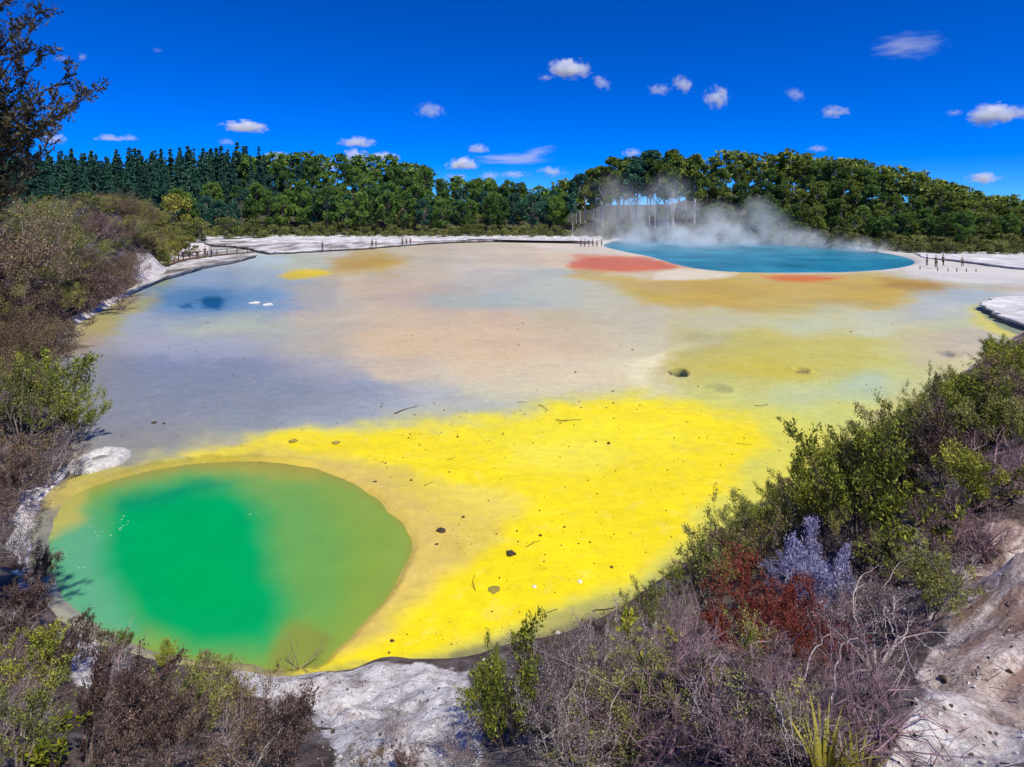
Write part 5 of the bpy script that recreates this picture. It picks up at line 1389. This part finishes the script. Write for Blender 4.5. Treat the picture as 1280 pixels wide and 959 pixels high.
    P('brown', 30, 612, 70, 80, 'brown bush at the left edge left of the white mound', vi=1)
    P('dead', 152, 388, 24, 40, 'small dead shrub leaning over the shallow water at left', vi=0)
    rng = np.random.RandomState(55); n = 0
    lab = {'thicket_brown': 'brown grey bush in the thicket on the left bank', 'dead': 'bare purplish bush in the thicket on the left bank', 'thicket_olive': 'olive bush in the thicket on the left bank', 'deadgrey': 'pale grey bush in the thicket on the left bank', 'mauve': 'mauve brown bush in the thicket on the left bank'}
    poly = [(-40, 300), (60, 285), (130, 285), (165, 300), (175, 335), (165, 358), (145, 374), (110, 395), (80, 415), (58, 436), (50, 470), (40, 520), (-40, 540)]
    tries = 0
    while n < 95 and tries < 2000:
        tries += 1
        u, v = rng.uniform(-40, 225), rng.uniform(285, 540)
        if poly_sd(np.array([u]), np.array([v]), poly)[0] > 0: continue
        p = hit(u, v)
        if p is None or p[2] < .25: continue
        k = rng.choice(['thicket_brown', 'thicket_brown', 'thicket_olive', 'mauve', 'mauve', 'deadgrey', 'dead'])
        h = rng.uniform(2.0, 3.4) if p[1] > 30 else rng.uniform(1.2, 2.0)
        plant(k, p, h, h * rng.uniform(1.1, 1.6), lab[k] + (' low' if p[2] < 1.8 else ', halfway up' if p[2] < 5 else ', high up') + (', by the left edge' if u < 50 else ' in the middle' if u < 125 else ', toward the boardwalk'), group='thicket on the left bank'); n += 1
    for i in range(125):
        y = rng.uniform(70, 128); x0 = np.interp(y, [70, 85, 100, 128], [-45.6, -51.5, -60.5, -71]); x = x0 - (rng.uniform(.3, 8.5) if i % 4 else rng.uniform(5, 16))
        z = float(bank_raw(np.array([x]), np.array([y]))[0][0]); u = CX + F * x / y
        if z < .3: continue
        kd = rng.choice(['thicket_brown', 'thicket_olive', 'bright_scrub', 'scrub'], p=[.3, .3, .2, .2] if u < 185 else [.06, .2, .42, .32]); h = rng.uniform(2.0, 3.4)
        at_ = (' low on the mound' if z < 2.5 else ' midway up the mound' if z < 6 else ' on top of the mound') + (' behind the tallest brown bush' if u < 165 else ' left of the boardwalk' if u < 205 else ' above the boardwalk')
        if kd in TREES: tree(kd, x, y, z, h, 'scrub_bush', ('yellow olive bush' if kd == 'bright_scrub' else 'dark olive bush') + at_, 'bush', 'bushes on the mound by the boardwalk', rng.uniform(1.0, 1.4))
        else: plant(kd, (x, y, z), h, h * 1.35, ('brown bush' if kd == 'thicket_brown' else 'fine leaved olive bush') + at_, group='bushes on the mound by the boardwalk')
    # crest of the left bank, the tallest brown shrub
    for (u, y, vt, kind, l) in [(150, 88, 240, 'thicket_brown', 'tall brown dry bush on the crest of the left bank, highest there'), (122, 80, 258, 'thicket_brown', 'brown dry bush on the crest just left of the tallest'), (168, 92, 268, 'thicket_brown', 'brown bush on the crest right of the tallest brown bush'),
                             (95, 64, 266, 'thicket_olive', 'olive bush on the crest of the left bank below the conifers'), (58, 52, 268, 'thicket_olive', 'leafy olive crest bush near the left edge, under the conifers'), (25, 44, 266, 'thicket_olive', 'olive crest bush next to the left edge bush'), (0, 38, 260, 'thicket_brown', 'brown crest bush at the left edge under the overhanging tree'), (75, 72, 272, 'thicket_olive', 'pale olive bush in the middle of the left bank crest'), (135, 92, 262, 'thicket_olive', 'olive bush peering between the two brown crest bushes')]:
        x = (u - CX) / F * y; z = float(bank_raw(np.array([x]), np.array([float(y)]))[0][0]); h = CAM_H + (HOR - vt) / F * y - z
        plant(kind, (x, y, z), max(h, 1.6), max(h, 1.6) * 1.3, l)

def build_undergrowth():
    """tangle of twigs, litter and low growth that covers the bank between the bushes"""
    rng = np.random.RandomState(91); items = []; mats = [M['wood_purple'], M['wood_grey'], M['wood_pale'], M['leaf_olive'], M['leaf_brown'], M['leaf_grey'], M['leaf_mauve']]
    regs = [([(650, 830), (760, 790), (840, 740), (900, 740), (1000, 680), (1120, 560), (1200, 500), (1300, 470), (1300, 660), (1230, 690), (1170, 790), (1110, 890), (1080, 970), (600, 970), (620, 880)], 62, ['tangle', 'tangle', 'tanglegrey', 'tanglemauve', 'tangleolive']),
            ([(-10, 640), (40, 620), (50, 720), (100, 800), (200, 840), (300, 850), (370, 880), (420, 970), (-10, 970)], 28, ['tanglemauve', 'tanglemauve', 'tanglegrey', 'tangle']),
            ([(430, 900), (590, 900), (590, 970), (430, 970)], 2, ['tanglegrey']),
            ([(1310, 470), (1750, 480), (1750, 760), (1310, 640)], 16, ['tanglemauve', 'tangle', 'tanglegrey']),
            ([(-10, 430), (50, 430), (60, 540), (70, 600), (30, 640), (-10, 640)], 14, ['tanglemauve', 'tanglegrey', 'tanglemauve'])]
    mi = {'tangle': (0, None), 'tanglegrey': (2, 5), 'tanglemauve': (1, 6), 'tangleolive': (1, 3)}
    for poly, cnt, kinds in regs:
        pp = np.array(poly); n = 0; tr = 0
        while n < cnt and tr < 3000:
            tr += 1
            u, v = rng.uniform(pp[:, 0].min(), pp[:, 0].max()), rng.uniform(pp[:, 1].min(), pp[:, 1].max())
            if poly_sd(np.array([u]), np.array([v]), poly)[0] > -6: continue
            p = hit(u, v)
            if p is None or p[2] < .15: continue
            k = kinds[rng.randint(len(kinds))]; low = k in ('tanglemauve', 'tangleolive') and u > 600; va = VAR[k][rng.randint(len(VAR[k]))]; tv, tq, lf = va['data']
            h = rng.uniform(.35, .75) if not low else rng.uniform(.3, .55); R = rotz(rng.uniform(0, 6.28), h * rng.uniform(1.0, 1.5), h); loc = np.array(p) - np.array([0, 0, .04])
            items.append((tv, tq, mi[k][0], R, loc))
            if lf: items.append((lf[0], lf[1], mi[k][1], R, loc))
            n += 1
    joined('undergrowth', items, mats)
    # fallen twigs and stone chips on the bare soil
    segs = []
    for poly, cnt in (([(380, 850), (480, 830), (600, 850), (610, 970), (400, 970)], 90), ([(1190, 700), (1280, 660), (1290, 970), (1090, 970)], 60), ([(560, 830), (700, 800), (760, 790), (650, 850)], 40), ([(20, 610), (80, 600), (50, 740), (10, 740)], 30)):
        pp = np.array(poly)
        for _ in range(cnt):
            u, v = rng.uniform(pp[:, 0].min(), pp[:, 0].max()), rng.uniform(pp[:, 1].min(), pp[:, 1].max())
            if poly_sd(np.array([u]), np.array([v]), poly)[0] > 0: continue
            p = hit(u, v)
            if p is None: continue
            a = rng.uniform(0, 6.28); L = rng.uniform(.05, .28); q = np.array([p[0] + math.cos(a) * L, p[1] + math.sin(a) * L, 0]); q[2] = float(bank_raw(q[0:1], q[1:2])[0][0]) + rng.uniform(.0, .12)
            if q[2] < .05: continue
            segs.append((p[0], p[1], p[2] + .01, *q, rng.uniform(.002, .006), .002))
    V, q = tubes(segs, 4); obj('twig_litter', mesh_np('twig_litter', V, quads=q, mats=[M['wood_grey']]), kind='stuff')
    base = rock_mesh(1, M['stone_dark'], 1, .7); bv = np.array([v.co[:] for v in base.vertices]); bt = np.array([p.vertices[:] for p in base.polygons])
    Vs, Ts, Ms, o = [], [], [], 0
    for poly, cnt in (([(380, 850), (480, 830), (600, 850), (610, 970), (400, 970)], 260), ([(1190, 700), (1280, 660), (1290, 970), (1090, 970)], 180), ([(300, 838), (440, 838), (430, 900), (330, 900)], 120), ([(60, 770), (130, 800), (200, 835), (200, 900), (60, 860)], 150), ([(20, 610), (80, 600), (50, 740), (10, 740)], 90), ([(590, 826), (760, 780), (780, 800), (640, 850)], 80)):
        pp = np.array(poly)
        for _ in range(cnt):
            u, v = rng.uniform(pp[:, 0].min(), pp[:, 0].max()), rng.uniform(pp[:, 1].min(), pp[:, 1].max())
            if poly_sd(np.array([u]), np.array([v]), poly)[0] > 0: continue
            p = hit(u, v)
            if p is None or p[2] < .03: continue
            r = rng.gamma(1.6, .005) + .005; a = rng.uniform(0, 6.28); c, s_ = math.cos(a), math.sin(a)
            W = bv * np.array([r, r * rng.uniform(.6, 1), r * .8]); W = np.c_[W[:, 0] * c - W[:, 1] * s_, W[:, 0] * s_ + W[:, 1] * c, W[:, 2]] + np.array(p)
            Vs.append(W); Ts.append(bt + o); o += len(W); Ms.append(np.full(len(bt), 0 if rng.rand() < .3 else 1))
    obj('stone_chips', mesh_np('stone_chips', np.concatenate(Vs), tris=np.concatenate(Ts), mats=[M['stone_dark'], M['mound']], midx=np.concatenate(Ms)), kind='stuff')

# ------------------------------------------------------------------ build
make_terrace_mat(); make_pool_mat(); make_lake_mat(); make_bank_mat(); make_sinter(); plant_mats()
M['mound'] = plain('grey white sinter mound', (.50, .48, .47), .9, .15, .4, 6, .8); M['mound_hollow'] = plain('grey hollow', (.22, .20, .18), .9, .15, .5, 9, .5)
build_hills(); build_terrace(); build_pool(); build_bank(); build_shelves()
forest_variants(); build_forest(); build_scrub()
variants()
build_debris(); build_people()
build_planting(); build_overhang(); build_undergrowth()
build_clouds(); build_steam()
